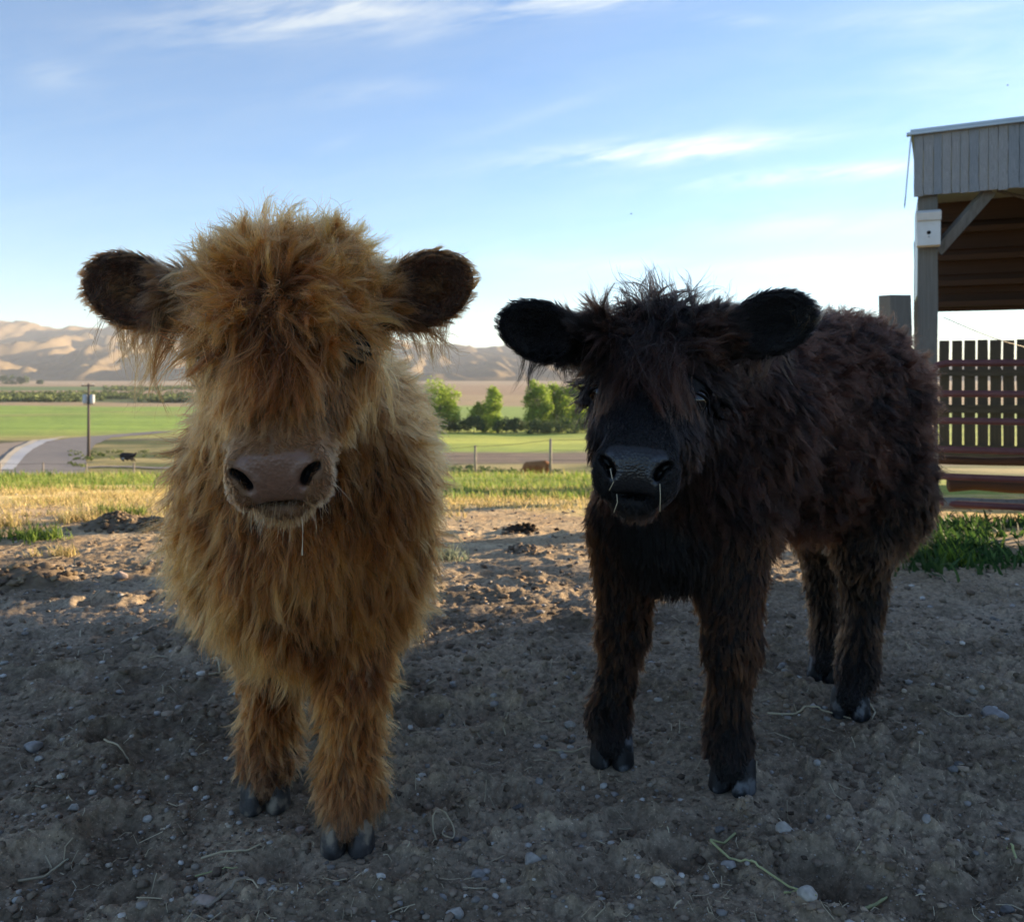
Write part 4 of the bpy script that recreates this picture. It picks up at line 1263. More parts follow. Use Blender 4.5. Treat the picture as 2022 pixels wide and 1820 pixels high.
def paint_body(o, V, H, c_skin, c_nose, c_rim, rough_nose, hole=(.006, .004, .004), c_muz=None):
    """skin colours: bare nose pad, everything else under the coat; shade painted into nostrils and mouth slit"""
    loc = (V - H.O) @ H.M / H.sc
    x, f, n = loc.T
    q = loc - np.array(PADC); u = q @ PAD_U; d = q @ PAD_N
    pad = pad_mask(x, f, n)
    col = np.repeat(np.array([c_skin]), len(V), 0)
    if c_muz is not None:
        mz = (np.clip((f - .150) / .02, 0, 1) * (n < .03))[:, None]
        col = col * (1 - mz) + np.array([c_muz]) * mz
    nf = noise3(V * 260, 3)[:, None] * .45 + .78
    col = col * (1 - pad[:, None]) + np.array([c_nose]) * pad[:, None] * nf
    for s in (-1, 1):
        e = ((x - s * .040) / .019) ** 2 + ((u - .002) / .020) ** 2
        inside = np.clip((.0035 - d) / .006, 0, 1) * (e < 1) * (d > -.05)
        rim = np.exp(-(e - 1.0) ** 2 * 5) * pad * np.clip((d - .0) / .004, 0, 1) * (noise3(V * 120, 9) > .45)
        col = col * (1 - inside[:, None]) + np.array([hole]) * inside[:, None]
        col = col * (1 - rim[:, None] * .35) + np.array([c_rim]) * rim[:, None] * .35
    slit = np.exp(-((u + .040) / .0035) ** 2) * (np.abs(x) < .046) * (d > -.03)
    col = col * (1 - slit[:, None] * .85)
    me = o.data
    ca = me.color_attributes.new('col', 'FLOAT_COLOR', 'POINT')
    c4 = np.ones((len(V), 4), dtype=np.float32); c4[:, :3] = col; ca.data.foreach_set('color', c4.ravel())
    ra = me.attributes.new('rough', 'FLOAT', 'POINT')
    ra.data.foreach_set('value', (.9 * (1 - pad) + rough_nose * pad).astype(np.float32))

def eye(parent, H, s, sc=1.0):
    c = H.w(s * H.eye[0], H.eye[1], H.eye[2])
    P = []
    nu, nv = 16, 10
    V = []; F = []
    for i in range(nv + 1):
        for j in range(nu):
            th = math.pi * i / nv; ph = 2 * math.pi * j / nu
            V.append((math.sin(th) * math.cos(ph), math.sin(th) * math.sin(ph), math.cos(th)))
    for i in range(nv):
        for j in range(nu):
            F.append((i * nu + j, (i + 1) * nu + j, (i + 1) * nu + (j + 1) % nu, i * nu + (j + 1) % nu))
    mb = MB(); mb.add(np.array(V) * .0168 * H.sc * sc + c, F)
    o = mb.build('eye', MAT_EYE, parent, smooth=True)
    # lids: two curved rolls of skin round the ball
    out_d = nrm(H.v(s * .8, -.02, .62)[None])[0]
    side = nrm(H.v(s * -.55, .1, .8)[None])[0]; up = nrm(np.cross(out_d, side)[None])[0]
    if up @ H.v(0, -1, 0) < 0: up = -up
    side = np.cross(up, out_d)
    for q, nm in ((1, 'eyelid'), (-1, 'eyelid')):
        pts = []
        for a_ in np.linspace(-1.35, 1.35, 9):
            p = c + (out_d * (math.cos(a_) * .0150 + .002) + side * math.sin(a_) * .0165 + up * q * math.cos(a_) * .0075) * H.sc * sc
            pts.append(p)
        e = MB().tube(pts, [.0008, .0016, .002, .0022, .0022, .0022, .002, .0016, .0008], 8).build(nm, MAT_LID, o, smooth=True)
    return o

MAT_EYE = mat('wet dark eye', (.006, .004, .003), (.012, .008, .006), rough=.04, bump=0, spec=.8)
MAT_LID = mat('eyelid skin', (.007, .006, .006), (.012, .009, .008), rough=.75, bump=0, spec=.12)
MAT_SKIN = skin_mat('calf skin')

def radial(H, x0, f0, down=.0, mess=0.0):
    """coat parted round a whorl on the forehead"""
    def fn(P):
        loc = (P - H.O) @ H.M / H.sc
        r = np.stack([loc[:, 0] - x0, loc[:, 1] - f0, loc[:, 2] * 0 + .0], 1)
        r = nrm(r)
        v = r @ H.M.T
        return v + np.array([0, 0, -down])
    return fn

def swept(H, wf0):
    """forelock hair: out from the whorl low down, over to both sides from the midline higher up"""
    def fn(P):
        loc = (P - H.O) @ H.M / H.sc
        r = nrm(np.stack([loc[:, 0], loc[:, 1] - wf0, np.zeros(len(P))], 1))
        up = np.clip((-.085 - loc[:, 1]) / .04, 0, 1)[:, None]
        side = np.tanh(loc[:, 0:1] / .022) * np.array([[1.0, 0, 0]])
        v = r * (1 - up) + (side * .9 + np.array([[0, .15, .05]])) * up
        return v @ H.M.T + np.array([0, 0, -.15])
    return fn

def leg_prims(js, rs, g_list, k=.03):
    out_ = []
    for i in range(len(js) - 1):
        out_.append(Prim('c', js[i], js[i + 1], rs[i], rs[i + 1], k=k, g=g_list[min(i, len(g_list) - 1)]))
    return out_

def spray(axis_xy, down=1.0, outw=.5, front=(0, -1)):
    """hair on a leg: parts along the front of the bone and falls outward and down"""
    c = np.array(axis_xy)
    def fn(P):
        o = np.zeros_like(P); q = P[:, :2] - c[None, :2]
        o[:, :2] = q / np.maximum(np.linalg.norm(q, axis=1, keepdims=True), 1e-4) * outw
        o[:, 2] = -down
        return o
    return fn

def ear_prims(c, tip_dir, face_dir, half_l, half_h, th, g_in, g_out, k=.012):
    """leaf-shaped cupped ear: outer shell minus a scoop on the face_dir side"""
    t = np.array(tip_dir, float); t /= np.linalg.norm(t)
    f = np.array(face_dir, float); f -= t * (f @ t); f /= np.linalg.norm(f)
    u = np.cross(f, t)
    M = np.stack([t, u, f], 1)
    c = np.array(c, float)
    return [Prim('e', c, ra=np.array((half_l, half_h, th)), M=M, k=k, g=g_out),
            Prim('e', c + f * th * .98 + t * half_l * .10, ra=np.array((half_l * .80, half_h * .78, th * 1.12)), M=M, k=.008, g=None, op=-1)], (c, t, u, f)

def build_blond():
    root = empty('highland_calf', (-.36, 1.55, 0))
    tag(root, 'shaggy ginger blond highland calf facing us with hair hanging over its eyes', 'calf', 'calves standing in the dirt yard')
    O = at(548, 618, 1.20)
    H = Head(O, (.09, -.52, -.85), (0.0, -.86, .52), 1.0, (.099, .042, -.048))
    c_lo = (.040, .013, .0035); c_hi = (.60, .165, .038)
    c_or0 = (.070, .019, .004); c_or1 = (.50, .145, .034)
    c_dk0 = (.010, .004, .002); c_dk1 = (.06, .026, .012)
    wf0 = -.012
    G = {
        'wide': .118,
        'dome': dict(len=.074, lift=.10, grav=.16, curl=.66, clump=.93, wave=1.25, comb=swept(H, wf0), c0=c_lo, c1=c_hi, dens=1.6, gd=.85),
        'fringe': dict(len=.15, lift=.10, grav=.62, curl=.34, clump=.95, wave=.75, comb=radial(H, 0, wf0, .9), c0=(.030,.010,.003), c1=(.50, .132, .030), dens=2.6, gd=1.1),
        'face': dict(len=.040, lift=.16, grav=.25, curl=.22, clump=.6, wave=.4, comb=H.v(0, .6, 0), c0=(.04, .014, .004), c1=(.20, .080, .024), dens=1.3, gd=1.5),
        'cheek': dict(len=.036, lift=.22, grav=.45, curl=.25, clump=.6, wave=.5, comb=lambda P: np.sign((P - H.O) @ H.M[:, 0:1]) * H.v(1, 0, 0)[None] * .7 + np.array([[0, .2, -.7]]), c0=c_lo, c1=(.46, .130, .030), dens=1.2),
        'jaw': dict(len=.036, lift=.25, grav=.6, curl=.25, clump=.6, comb=(0, .2, -1), c0=c_lo, c1=(.36, .115, .026), dens=1.0),
        'muzzle': dict(len=.009, lift=.35, grav=.1, curl=.1, clump=.2, wave=.3, comb=lambda P: np.sign((P - H.O) @ H.M[:, 0:1]) * H.v(.8, -.1, -.3)[None], c0=(.12, .055, .025), c1=(.27, .145, .07), dens=4.5, thick=.6, gd=2.5),
        'nose': dict(len=0.0, comb=(0, 0, -1), c0=c_lo, c1=c_hi, dens=0),
        'chin': dict(len=.016, lift=.25, grav=.9, curl=.2, clump=.5, comb=(0, 0, -1), c0=(.08, .04, .015), c1=(.24, .13, .05), dens=1.2, thick=.7),
    }
    P = head_prims(H, G)
    # heavy forelock cushion over the brow and poll
    P.insert(1, H.e((0, -.018, -.020), (.056, .050, .040), .04, G['fringe']))
    P.insert(2, H.e((-.056, -.088, -.066), (.070, .050, .050), .04, G['dome']))
    P.insert(2, H.e((.042, -.090, -.062), (.070, .050, .050), .04, G['dome']))
    nk = dict(len=.085, lift=.22, grav=.42, curl=.46, clump=.60, wave=.7, comb=lambda Q: np.stack([(Q[:, 0] + .385) * 3.2, Q[:, 0] * 0 - .10, Q[:, 0] * 0 - .95], 1), c0=(.040, .013, .0035), c1=(.46, .128, .028), dens=1.0, gd=.55)
    body_g = dict(len=.075, lift=.22, grav=.45, curl=.46, clump=.60, wave=.7, comb=lambda Q: np.stack([(Q[:, 0] + .37) * 3.0, Q[:, 0] * 0 + .35, Q[:, 0] * 0 - .8], 1), c0=(.040, .013, .0035), c1=(.46, .128, .028), dens=.9, gd=.5)
    brisk = dict(nk, len=.095, lift=.12, grav=.8, c1=(.52, .140, .030), c0=(.045, .013, .003))
    X0 = -.376
    P += [
        Prim('c', at(560, 600, 1.36), at(600, 850, 1.56), .095, .150, .06, nk),
        Prim('e', (X0, 1.62, .625), ra=(.182, .19, .205), k=.06, g=nk),
        Prim('e', (X0, 1.52, .475), ra=(.128, .11, .145), k=.05, g=brisk),
        Prim('c', (X0 - .01, 1.75, .655), (X0 - .06, 2.30, .645), .205, .20, .06, body_g),
        Prim('e', (X0 - .03, 2.0, .56), ra=(.215, .36, .185), k=.05, g=body_g),
        Prim('e', (X0 - .07, 2.36, .64), ra=(.19, .16, .20), k=.06, g=body_g),
        Prim('e', (X0 - .145, 1.62, .54), ra=(.075, .12, .17), k=.05, g=nk),
        Prim('e', (X0 + .145, 1.60, .54), ra=(.075, .12, .17), k=.05, g=nk),
    ]
    hoofs = []
    def leg(kx, ky, hx, hy, tx, ty, tz, fat=1.0, hind=False):
        gl = dict(len=.052, lift=.34, grav=.42, curl=.34, clump=.62, wave=.55, comb=spray((kx, ky + .02), 1, .75), c0=c_or0, c1=c_or1, dens=1.25, gd=.8)
        gm = dict(gl, comb=spray((hx, hy + .05), 1, .9), len=.056, lift=.42)
        gf = dict(gl, comb=spray((hx, hy + .03), 1, .9), len=.055, lift=.5, grav=.5)
        gt = dict(gl, comb=spray((hx, hy + .03), 1, .3), len=.011, lift=.2, c0=(.03, .018, .012), c1=(.12, .07, .04))
        kz = .27
        P.extend([
            Prim('c', (tx, ty, tz), (kx, ky, kz), .092 * fat, .054 * fat, .05, gl),
            Prim('c', (kx, ky, kz), ((kx + hx) / 2, (ky + hy) / 2 + .012, .18), .052 * fat, .037, .02, gm),
            Prim('c', ((kx + hx) / 2, (ky + hy) / 2 + .012, .18), (hx, hy + .030, .095), .037, .050, .02, gf),
            Prim('c', (hx, hy + .030, .090), (hx, hy + .008, .040), .045, .036, .02, gt)])
        hoofs.append((hx, hy))
    a = at(685, 1668, 1.49); b = at(522, 1585, 1.635)
    leg(a[0] + .003, 1.53, a[0], 1.495, X0 + .085, 1.60, .43)
    leg(b[0] + .012, 1.66, b[0], 1.64, X0 - .075, 1.65, .43)
    leg(X0 - .17, 2.42, X0 - .17, 2.36, X0 - .15, 2.32, .50, 1.15, True)
    leg(X0 + .03, 2.46, X0 + .03, 2.42, X0 + .02, 2.36, .50, 1.15, True)
    # ears
    e_in = None
    go = dict(len=.010, lift=.22, grav=.1, curl=.15, thick=.5, clump=.12, wave=.4, comb=(0, .0, 0), c0=c_dk0, c1=(.32, .115, .034), dens=6, gd=2.0)
    earinfo = []
    for (cx, cy, tx, ty, dep, hl, hh, face) in [(258, 574, 186, 548, 1.33, .074, .055, (-.25, -1, -.05)), (842, 572, 916, 538, 1.33, .074, .055, (.25, -1, -.05))]:
        c = at(cx, cy, dep); tp = at(tx, ty, dep)
        td = tp - c
        gg = dict(go, comb=tuple(nrm(td[None])[0] * .8 + np.array([0, 0, -.25])))
        pr, inf = ear_prims(c, td, face, hl, hh, .018, None, gg)
        base = at(cx + (95 if cx < 600 else -95), cy + 10, dep + .01)
        P.append(Prim('c', base, c - nrm(td[None])[0] * hl * .6, .036, .028, .03, dict(go, len=.045, comb=tuple(nrm(td[None])[0] + np.array([0, 0, -.35])), c0=(.04, .018, .008), c1=(.20, .10, .045))))
        P.extend(pr); earinfo.append((*inf, hl, hh))
    axg = axis_grid(-.78, .05, O[0] - .10, O[0] + .10, .0030, .0060)
    ayg = axis_grid(1.0, 2.72, 1.02, 1.37, .0032, .015)
    azg = axis_grid(.02, 1.10, .60, 1.02, .0032, .011)
    V, Q = surface(P, (axg, ayg, azg))
    o = mesh_np('body', V, Q, MAT_SKIN, smooth=True, parent=None)
    paint_body(o, V, H, (.045, .02, .009), (.180, .090, .056), (.30, .20, .15), .42, c_muz=(.17, .09, .045))
    o.parent = root; o.matrix_parent_inverse = Matrix.Translation(-Vector(root.location))
    mats = hoof_mat('horn grey and cream', (.022, .020, .020), (.055, .050, .048), (.20, .165, .125))
    for i, (hx, hy) in enumerate(hoofs):
        z0 = 0.002
        M4 = Matrix.Translation((hx, hy, z0)) @ Matrix.Rotation([.05, .18, 0, 0][i], 4, 'Z')
        h = hoof('hoof', M4, root, mats, 1.06)
        h.matrix_parent_inverse = Matrix.Translation(-Vector(root.location))
    for s in (-1, 1):
        e = eye(root, H, s, 1.1); e.matrix_parent_inverse = Matrix.Translation(-Vector(root.location))
    # coat
    def bare(C):
        loc = (C - H.O) @ H.M / H.sc
        return 1 - np.clip(pad_mask(*loc.T) * 2, 0, 1)
    p_, r_, c_ = grow(P, V, Q, int(11000 * HQ), int(230000 * HQ), 11, K=10, rad=.00031, dens_fn=bare, mod=both(face_mod(H, (0, wf0), (.2, .9)), ear_mod(earinfo, (.13, .040, .022))))
    PP = [(p_, r_, c_)]
    def near_pt(c, rad_): return lambda C: np.exp(-(((C - np.array(c)) / rad_) ** 2).sum(1) * 1.5)
    PP.append(grow(P, V, Q, 46, 520, 31, K=10, rad=.00034, dens_fn=near_pt(H.w(0, -.15, -.05), .075), mod=override(len=.055, lift=.75, grav=-.15, curl=.5, clump=.93, wave=1.2, comb=(-.6, 0, .6))))
    for s in (-1, 1):
        ec = at(258 if s < 0 else 842, 622, 1.33)
        PP.append(grow(P, V, Q, 22, 420, 33 + s, K=10, rad=.00034, dens_fn=near_pt(ec + np.array([s * -.02, 0, -.01]), np.array([.07, .05, .022])), mod=override(len=.085, lift=.12, grav=.75, curl=.55, clump=.9, wave=1.0, comb=(s * .5, -.2, -1), c0=c_dk0, c1=(.20, .072, .020))))
        ic = at(352 if s < 0 else 745, 640, 1.27)
        PP.append(grow(P, V, Q, 14, 560, 37 + s, K=10, rad=.00042, dens_fn=near_pt(ic, np.array([.045, .05, .04])), mod=override(len=.15, lift=.15, grav=.95, curl=.35, clump=.93, wave=.7, comb=(s * .6, -.3, -1), c0=c_lo, c1=(.26, .085, .020))))
    wk = grow(P, V, Q, 90, 110, 41, K=10, rad=.00024, dens_fn=near_pt(H.w(0, .23, -.095), np.array([.055, .05, .03])), mod=override(len=.040, lift=.6, grav=.35, curl=.15, clump=.1, wave=.6, comb=(0, -.2, -1), c0=(.2, .12, .05), c1=(.42, .27, .13))); PP.append(wk)

    # the long parted locks that hang over the face, and shaggy ones on the crown
    PP.append(grow(P, V, Q, 90, 7500, 43, K=10, rad=.00042, dens_fn=near_pt(H.w(0, .016, .02), np.array([.044, .05, .024])), mod=override(len=.150, lift=.12, grav=.50, curl=.36, clump=.96, wave=.8, comb=tuple(H.v(0, 1, .12)), c0=(.035, .012, .003), c1=(.58, .155, .036))))
    for s in (-1, 1):
        PP.append(grow(P, V, Q, 70, 4200, 46 + s, K=10, rad=.00042, dens_fn=near_pt(H.w(s * .055, -.01, .0), np.array([.045, .05, .035])), mod=override(len=.092, lift=.12, grav=.25, curl=.55, clump=.95, wave=1.1, comb=tuple(H.v(s * .75, .7, .15)), c0=(.035, .012, .003), c1=(.58, .155, .036))))
        PP.append(grow(P, V, Q, 90, 5200, 49 + s, K=10, rad=.00042, dens_fn=near_pt(H.w(s * .055, -.145, -.06), np.array([.04, .05, .022])), mod=override(len=.062, lift=.10, grav=.12, curl=.9, clump=.95, wave=1.5, comb=tuple(H.v(s * .9, -.4, .1)), c0=(.045, .016, .004), c1=(.64, .190, .048))))
    # locks that radiate from the whorl, up over the brow and to both sides
    ov = override(len=.088, lift=.09, grav=.05, curl=.55, clump=.95, wave=.9, c0=(.05, .016, .004), c1=(.62, .175, .042))
    rad_ = radial(H, 0, .0, -.05)
    def upm(X, G):
        ov(X, G); G['comb'] = rad_(X)
    PP.append(grow(P, V, Q, 190, 12500, 71, K=10, rad=.00042, dens_fn=near_pt(H.w(0, -.040, -.01), np.array([.065, .05, .038])), mod=upm))
    for s, (ex, ey) in ((-1, (245, 575)), (1, (855, 572))):
        PP.append(grow(P, V, Q, 120, 450, 81 + s, K=10, rad=.00030, dens_fn=near_pt(at(ex, ey, 1.32), np.array([.085, .05, .065])), mod=override(len=.024, lift=.30, grav=.25, curl=.6, clump=.6, wave=1.2, comb=(s * .8, 0, -.3), c0=(.05, .018, .007), c1=(.40, .15, .05))))
    p_, r_, c_ = [np.concatenate([q[i] for q in PP]) for i in range(3)]
    ok = part_hair(H, p_, (1,), .019, (.85,)); p_, r_, c_ = p_[ok], r_[ok], c_[ok]
    fur = curves_np('coat', p_, r_, c_, hair_mat('ginger blond hair'), root)
    fur.matrix_parent_inverse = Matrix.Translation(-Vector(root.location))
    return root, H, P, V, Q, earinfo

# ------------------------------------------------------------------ the black calf
def build_black():
    root = empty('highland_calf', (.55, 2.0, 0))
    tag(root, 'dark brown black highland calf standing at an angle with hay in its mouth', 'calf', 'calves standing in the dirt yard')
    O = at(1283, 722, 1.50)
    H = Head(O, (-.22, -.80, -.56), (-.10, -.66, .74), 1.0)
    k0 = (.0020, .0016, .0016); k1 = (.009, .006, .005)
    b0 = (.0025, .0014, .0011); b1 = (.032, .0108, .0054)
    t1 = (.13, .072, .040)
    wf0 = -.112
    G = {
        'dome': dict(len=.060, lift=.36, grav=.15, curl=.3, clump=.84, wave=.6, comb=radial(H, 0, wf0, -.05), c0=k0, c1=(.012, .008, .006), dens=1.6, gd=1.0),
        'fringe': dict(len=.105, lift=.12, grav=.75, curl=.20, clump=.93, wave=.6, comb=radial(H, .01, wf0, .5), c0=k0, c1=(.038, .019, .012), dens=2.2, gd=1.2),
        'face': dict(len=.007, lift=.05, grav=.05, curl=.06, thick=.6, clump=.2, wave=.3, comb=H.v(0, .7, 0), c0=k0, c1=(.006, .0055, .0065), dens=4.0, gd=3),
        'cheek': dict(len=.026, lift=.22, grav=.4, curl=.25, clump=.6, wave=.5, comb=lambda P: np.sign((P - H.O) @ H.M[:, 0:1]) * H.v(1, 0, 0)[None] * .6 + np.array([[0, .2, -.6]]), c0=k0, c1=(.018, .009, .006), dens=1.3),
        'jaw': dict(len=.045, lift=.3, grav=.5, curl=.25, clump=.6, comb=(0, .2, -1), c0=k0, c1=b1, dens=1.0),
        'muzzle': dict(len=.006, lift=.2, grav=.1, curl=.1, clump=.2, wave=.2, comb=H.v(0, .8, 0), c0=k0, c1=(.014, .012, .013), dens=2.2, thick=.6, gd=2.5),
        'nose': dict(len=0.0, comb=(0, 0, -1), c0=k0, c1=k1, dens=0),
        'chin': dict(len=.020, lift=.3, grav=.9, curl=.2, clump=.5, comb=(0, 0, -1), c0=k0, c1=k1, dens=1.2, thick=.7),
    }
    P = head_prims(H, G)
    P.insert(1, H.e((0, -.058, -.028), (.068, .048, .042), .04, G['fringe']))
    P.insert(2, H.e((0, -.115, -.060), (.080, .050, .055), .04, G['dome']))
    ax = nrm(np.array([[.77, .60, 0]]))[0]               # along the back, head to tail
    sd = np.array([ax[1], -ax[0], 0])                     # towards the side we see
    C0 = np.array([.62, 2.07, 0])
    def side(Q):
        u = ((Q - C0) @ sd)[:, None]
        return np.clip(u * 4, -1, 1) * sd[None] * .45
    nk = dict(len=.066, lift=.24, grav=.35, curl=.4, clump=.5, wave=.9, comb=lambda Q: side(Q) + ax[None] * .25 + np.array([[0, 0, -.75]]), c0=b0, c1=b1, dens=1.0, gd=.6)
    bd = dict(len=.060, lift=.28, grav=.30, curl=.55, clump=.38, wave=1.1, comb=lambda Q: side(Q) * .8 + ax[None] * .65 + np.array([[0, 0, -.55]]), c0=b0, c1=(.042, .0135, .0064), dens=.9, gd=.6)
    ch = dict(nk, len=.036, lift=.14, grav=.8, curl=.2, c1=(.006, .0045, .0045), c0=k0)
    P += [
        Prim('c', at(1300, 690, 1.66), at(1450, 830, 1.86), .090, .150, .06, nk),
        Prim('c', at(1310, 800, 1.66), at(1390, 960, 1.80), .070, .125, .05, nk),
        Prim('e', (.37, 1.86, .62), ra=(.165, .165, .20), k=.06, g=nk),
        Prim('e', (.315, 1.77, .490), ra=(.090, .085, .120), k=.05, g=ch),
        Prim('c', (.46, 1.96, .730), (.83, 2.26, .745), .198, .200, .06, bd),
        Prim('e', (.66, 2.10, .60), ra=(.30, .185, .165), M=np.stack([ax, -sd, [0, 0, 1]], 1), k=.05, g=bd),
        Prim('e', (.87, 2.27, .69), ra=(.160, .160, .205), k=.06, g=bd),
        Prim('e', (.46, 1.84, .56), ra=(.085, .085, .15), k=.05, g=nk),
        Prim('e', (.90, 2.16, .56), ra=(.105, .105, .17), k=.05, g=bd),
    ]
    hoofs = []
    yaw = [math.radians(-12), math.radians(-30), math.radians(-25), math.radians(-30)]
    def leg(J, Rr, tipcol, frontd, i):
        """J: joints from the body down to the pastern, last one over the hoof"""
        hx, hy = J[-1][0], J[-1][1]
        for j in range(len(J) - 1):
            cx, cy = (J[j][0] + J[j + 1][0]) / 2 - frontd[0] * .02, (J[j][1] + J[j + 1][1]) / 2 - frontd[1] * .02
            low = j >= len(J) - 3
            g = dict(len=(.030 if j < len(J) - 3 else .032) if j < len(J) - 2 else .010, lift=.34 if low else .28, grav=.45, curl=.25, clump=.5, wave=.6,
                     comb=spray((cx, cy), 1, .6), c0=k0 if j == 0 else b0, c1=tipcol, dens=1.2, gd=.9)
            if j == len(J) - 2: g.update(c0=k0, c1=(.008, .007, .008), lift=.15)
            P.append(Prim('c', J[j], J[j + 1], Rr[j], Rr[j + 1], .03 if j else .05, g))
        hoofs.append((hx, hy))
    fl = at(1208, 1495, 1.825); fr = at(1445, 1545, 1.713)
    rn = at(1678, 1400, 2.085); rf = at(1628, 1335, 2.33)
    fd = -ax
    tip = (.052, .019, .007)
    leg([(.235, 1.85, .50), (fl[0] + .030, 1.862, .27), (fl[0] + .012, 1.85, .16), (fl[0] - .004, fl[1] + .030, .085), (fl[0], fl[1], .040)], [.076, .046, .029, .039, .034], tip, fd, 0)
    leg([(.435, 1.78, .50), (.432, 1.742, .27), (.425, 1.742, .16), (fr[0], fr[1] + .030, .085), (fr[0], fr[1], .040)], [.082, .048, .030, .039, .034], tip, fd, 1)
    leg([(.90, 2.16, .50), (.84, 2.13, .40), (.865, 2.175, .26), (rn[0] + .030, rn[1] + .035, .095), (rn[0], rn[1], .040)], [.110, .068, .043, .040, .034], (.07, .034, .016), fd, 2)
    leg([(.86, 2.36, .50), (.80, 2.34, .40), (.835, 2.375, .26), (rf[0] + .020, rf[1] + .030, .095), (rf[0], rf[1], .040)], [.098, .060, .038, .036, .032], (.07, .034, .016), fd, 3)
    earinfo = []
    for (cx, cy, tx, ty, dep, hl, hh, face, dd) in [(1068, 655, 992, 628, 1.56, .076, .052, (-.15, -1, -.05), 0), (1520, 640, 1596, 615, 1.58, .086, .056, (.05, -1, -.05), .0)]:
        c = at(cx, cy, dep); tp = at(tx, ty, dep)
        td = tp - c; tn = nrm(td[None])[0]
        gg = dict(len=.010, lift=.24, grav=.05, curl=.12, thick=.45, clump=.12, wave=.4, comb=tuple(tn * .8 + np.array([0, 0, -.1])), c0=k0, c1=(.007, .005, .0045), dens=6, gd=3)
        pr, inf = ear_prims(c, td, face, hl, hh, .018, None, gg)
        s = -1 if cx < 1283 else 1
        base = at(cx - s * 100, cy + 12, dep + .02)
        P.append(Prim('c', base, c - tn * hl * .55, .040, .030, .03, dict(gg, len=.035, c1=(.03, .018, .012))))
        P.extend(pr); earinfo.append((*inf, hl, hh))
    axg = axis_grid(-.12, 1.22, O[0] - .15, O[0] + .10, .0032, .0065)
    ayg = axis_grid(1.18, 2.65, 1.24, 1.61, .0034, .013)
    azg = axis_grid(.02, 1.08, .60, .95, .0034, .011)
    V, Q = surface(P, (axg, ayg, azg))
    inv = Matrix.Translation(-Vector(root.location))
    o = mesh_np('body', V, Q, MAT_SKIN, smooth=True)
    paint_body(o, V, H, (.006, .005, .005), (.013, .012, .013), (.10, .11, .13), .30, (.002, .002, .002))
    o.parent = root; o.matrix_parent_inverse = inv
    mats = hoof_mat('horn black with pale patches', (.009, .009, .010), (.016, .016, .018), (.11, .115, .125))
    for i, (hx, hy) in enumerate(hoofs):
        M4 = Matrix.Translation((hx, hy, .002)) @ Matrix.Rotation(yaw[i], 4, 'Z')
        h = hoof('hoof', M4, root, mats, 1.05); h.matrix_parent_inverse = inv
    for s in (-1, 1):
        e = eye(root, H, s, 1.05); e.matrix_parent_inverse = inv
    def bare(C):
        loc = (C - H.O) @ H.M / H.sc
        return 1 - np.clip(pad_mask(*loc.T) * 2, 0, 1)
    p_, r_, c_ = grow(P, V, Q, int(11000 * HQ), int(230000 * HQ), 23, K=10, rad=.00036, dens_fn=bare, tipx=2.3, mod=both(face_mod(H, (.01, wf0), (.9, 1.0)), ear_mod(earinfo, (.012, .007, .006))))
    PP = [(p_, r_, c_)]
    def near_pt(c, rad_): return lambda C: np.exp(-(((C - np.array(c)) / rad_) ** 2).sum(1) * 1.5)
    PP.append(grow(P, V, Q, 70, 800, 51, K=10, rad=.00036, dens_fn=near_pt(H.w(0, -.14, -.06), .07), mod=override(len=.085, lift=.7, grav=-.1, curl=.4, clump=.93, wave=1.2, comb=(0, 0, .7), c0=k0, c1=(.02, .012, .009))))
    for s, (ex, ey, ez) in ((-1, (1075, 700, 1.56)), (1, (1510, 700, 1.58))):
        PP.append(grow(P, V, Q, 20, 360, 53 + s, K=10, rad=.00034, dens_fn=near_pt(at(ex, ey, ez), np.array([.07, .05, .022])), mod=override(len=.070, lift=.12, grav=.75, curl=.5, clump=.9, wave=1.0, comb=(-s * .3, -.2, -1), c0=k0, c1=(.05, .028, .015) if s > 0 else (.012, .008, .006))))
    PP.append(grow(P, V, Q, 5, 60, 57, K=10, rad=.00040, dens_fn=near_pt(at(1588, 640, 1.58), .025), mod=override(len=.055, lift=.4, grav=.3, curl=.8, clump=.93, wave=1.0, comb=(.5, -.3, -.2), c0=(.05, .03, .015), c1=(.22, .13, .06))))
    PP.append(grow(P, V, Q, 80, 5500, 61, K=10, rad=.00042, tipx=1.6, dens_fn=near_pt(H.w(0, -.085, .0), np.array([.042, .05, .04])), mod=override(len=.165, lift=.12, grav=.62, curl=.28, clump=.95, wave=.7, comb=tuple(H.v(-.1, 1, .05)), c0=k0, c1=(.060, .024, .012))))
    for s in (-1, 1):
        PP.append(grow(P, V, Q, 60, 4200, 63 + s, K=10, rad=.00042, tipx=1.6, dens_fn=near_pt(H.w(s * .045, -.10, -.02), np.array([.045, .05, .04])), mod=override(len=.088, lift=.12, grav=.12, curl=.3, clump=.95, wave=.6, comb=tuple(H.v(s * 1.0, .12, .1)), c0=k0, c1=(.050, .020, .010))))
    p_, r_, c_ = [np.concatenate([q[i] for q in PP]) for i in range(3)]
    ok = part_hair(H, p_, (-1, 1), .021, (.5, .97)); p_, r_, c_ = p_[ok], r_[ok], c_[ok]
    fur = curves_np('coat', p_, r_, c_, hair_mat('brown black hair', .32, .5), root)
    fur.matrix_parent_inverse = inv
    return root, H, P, V, Q

build_blond()
build_black()
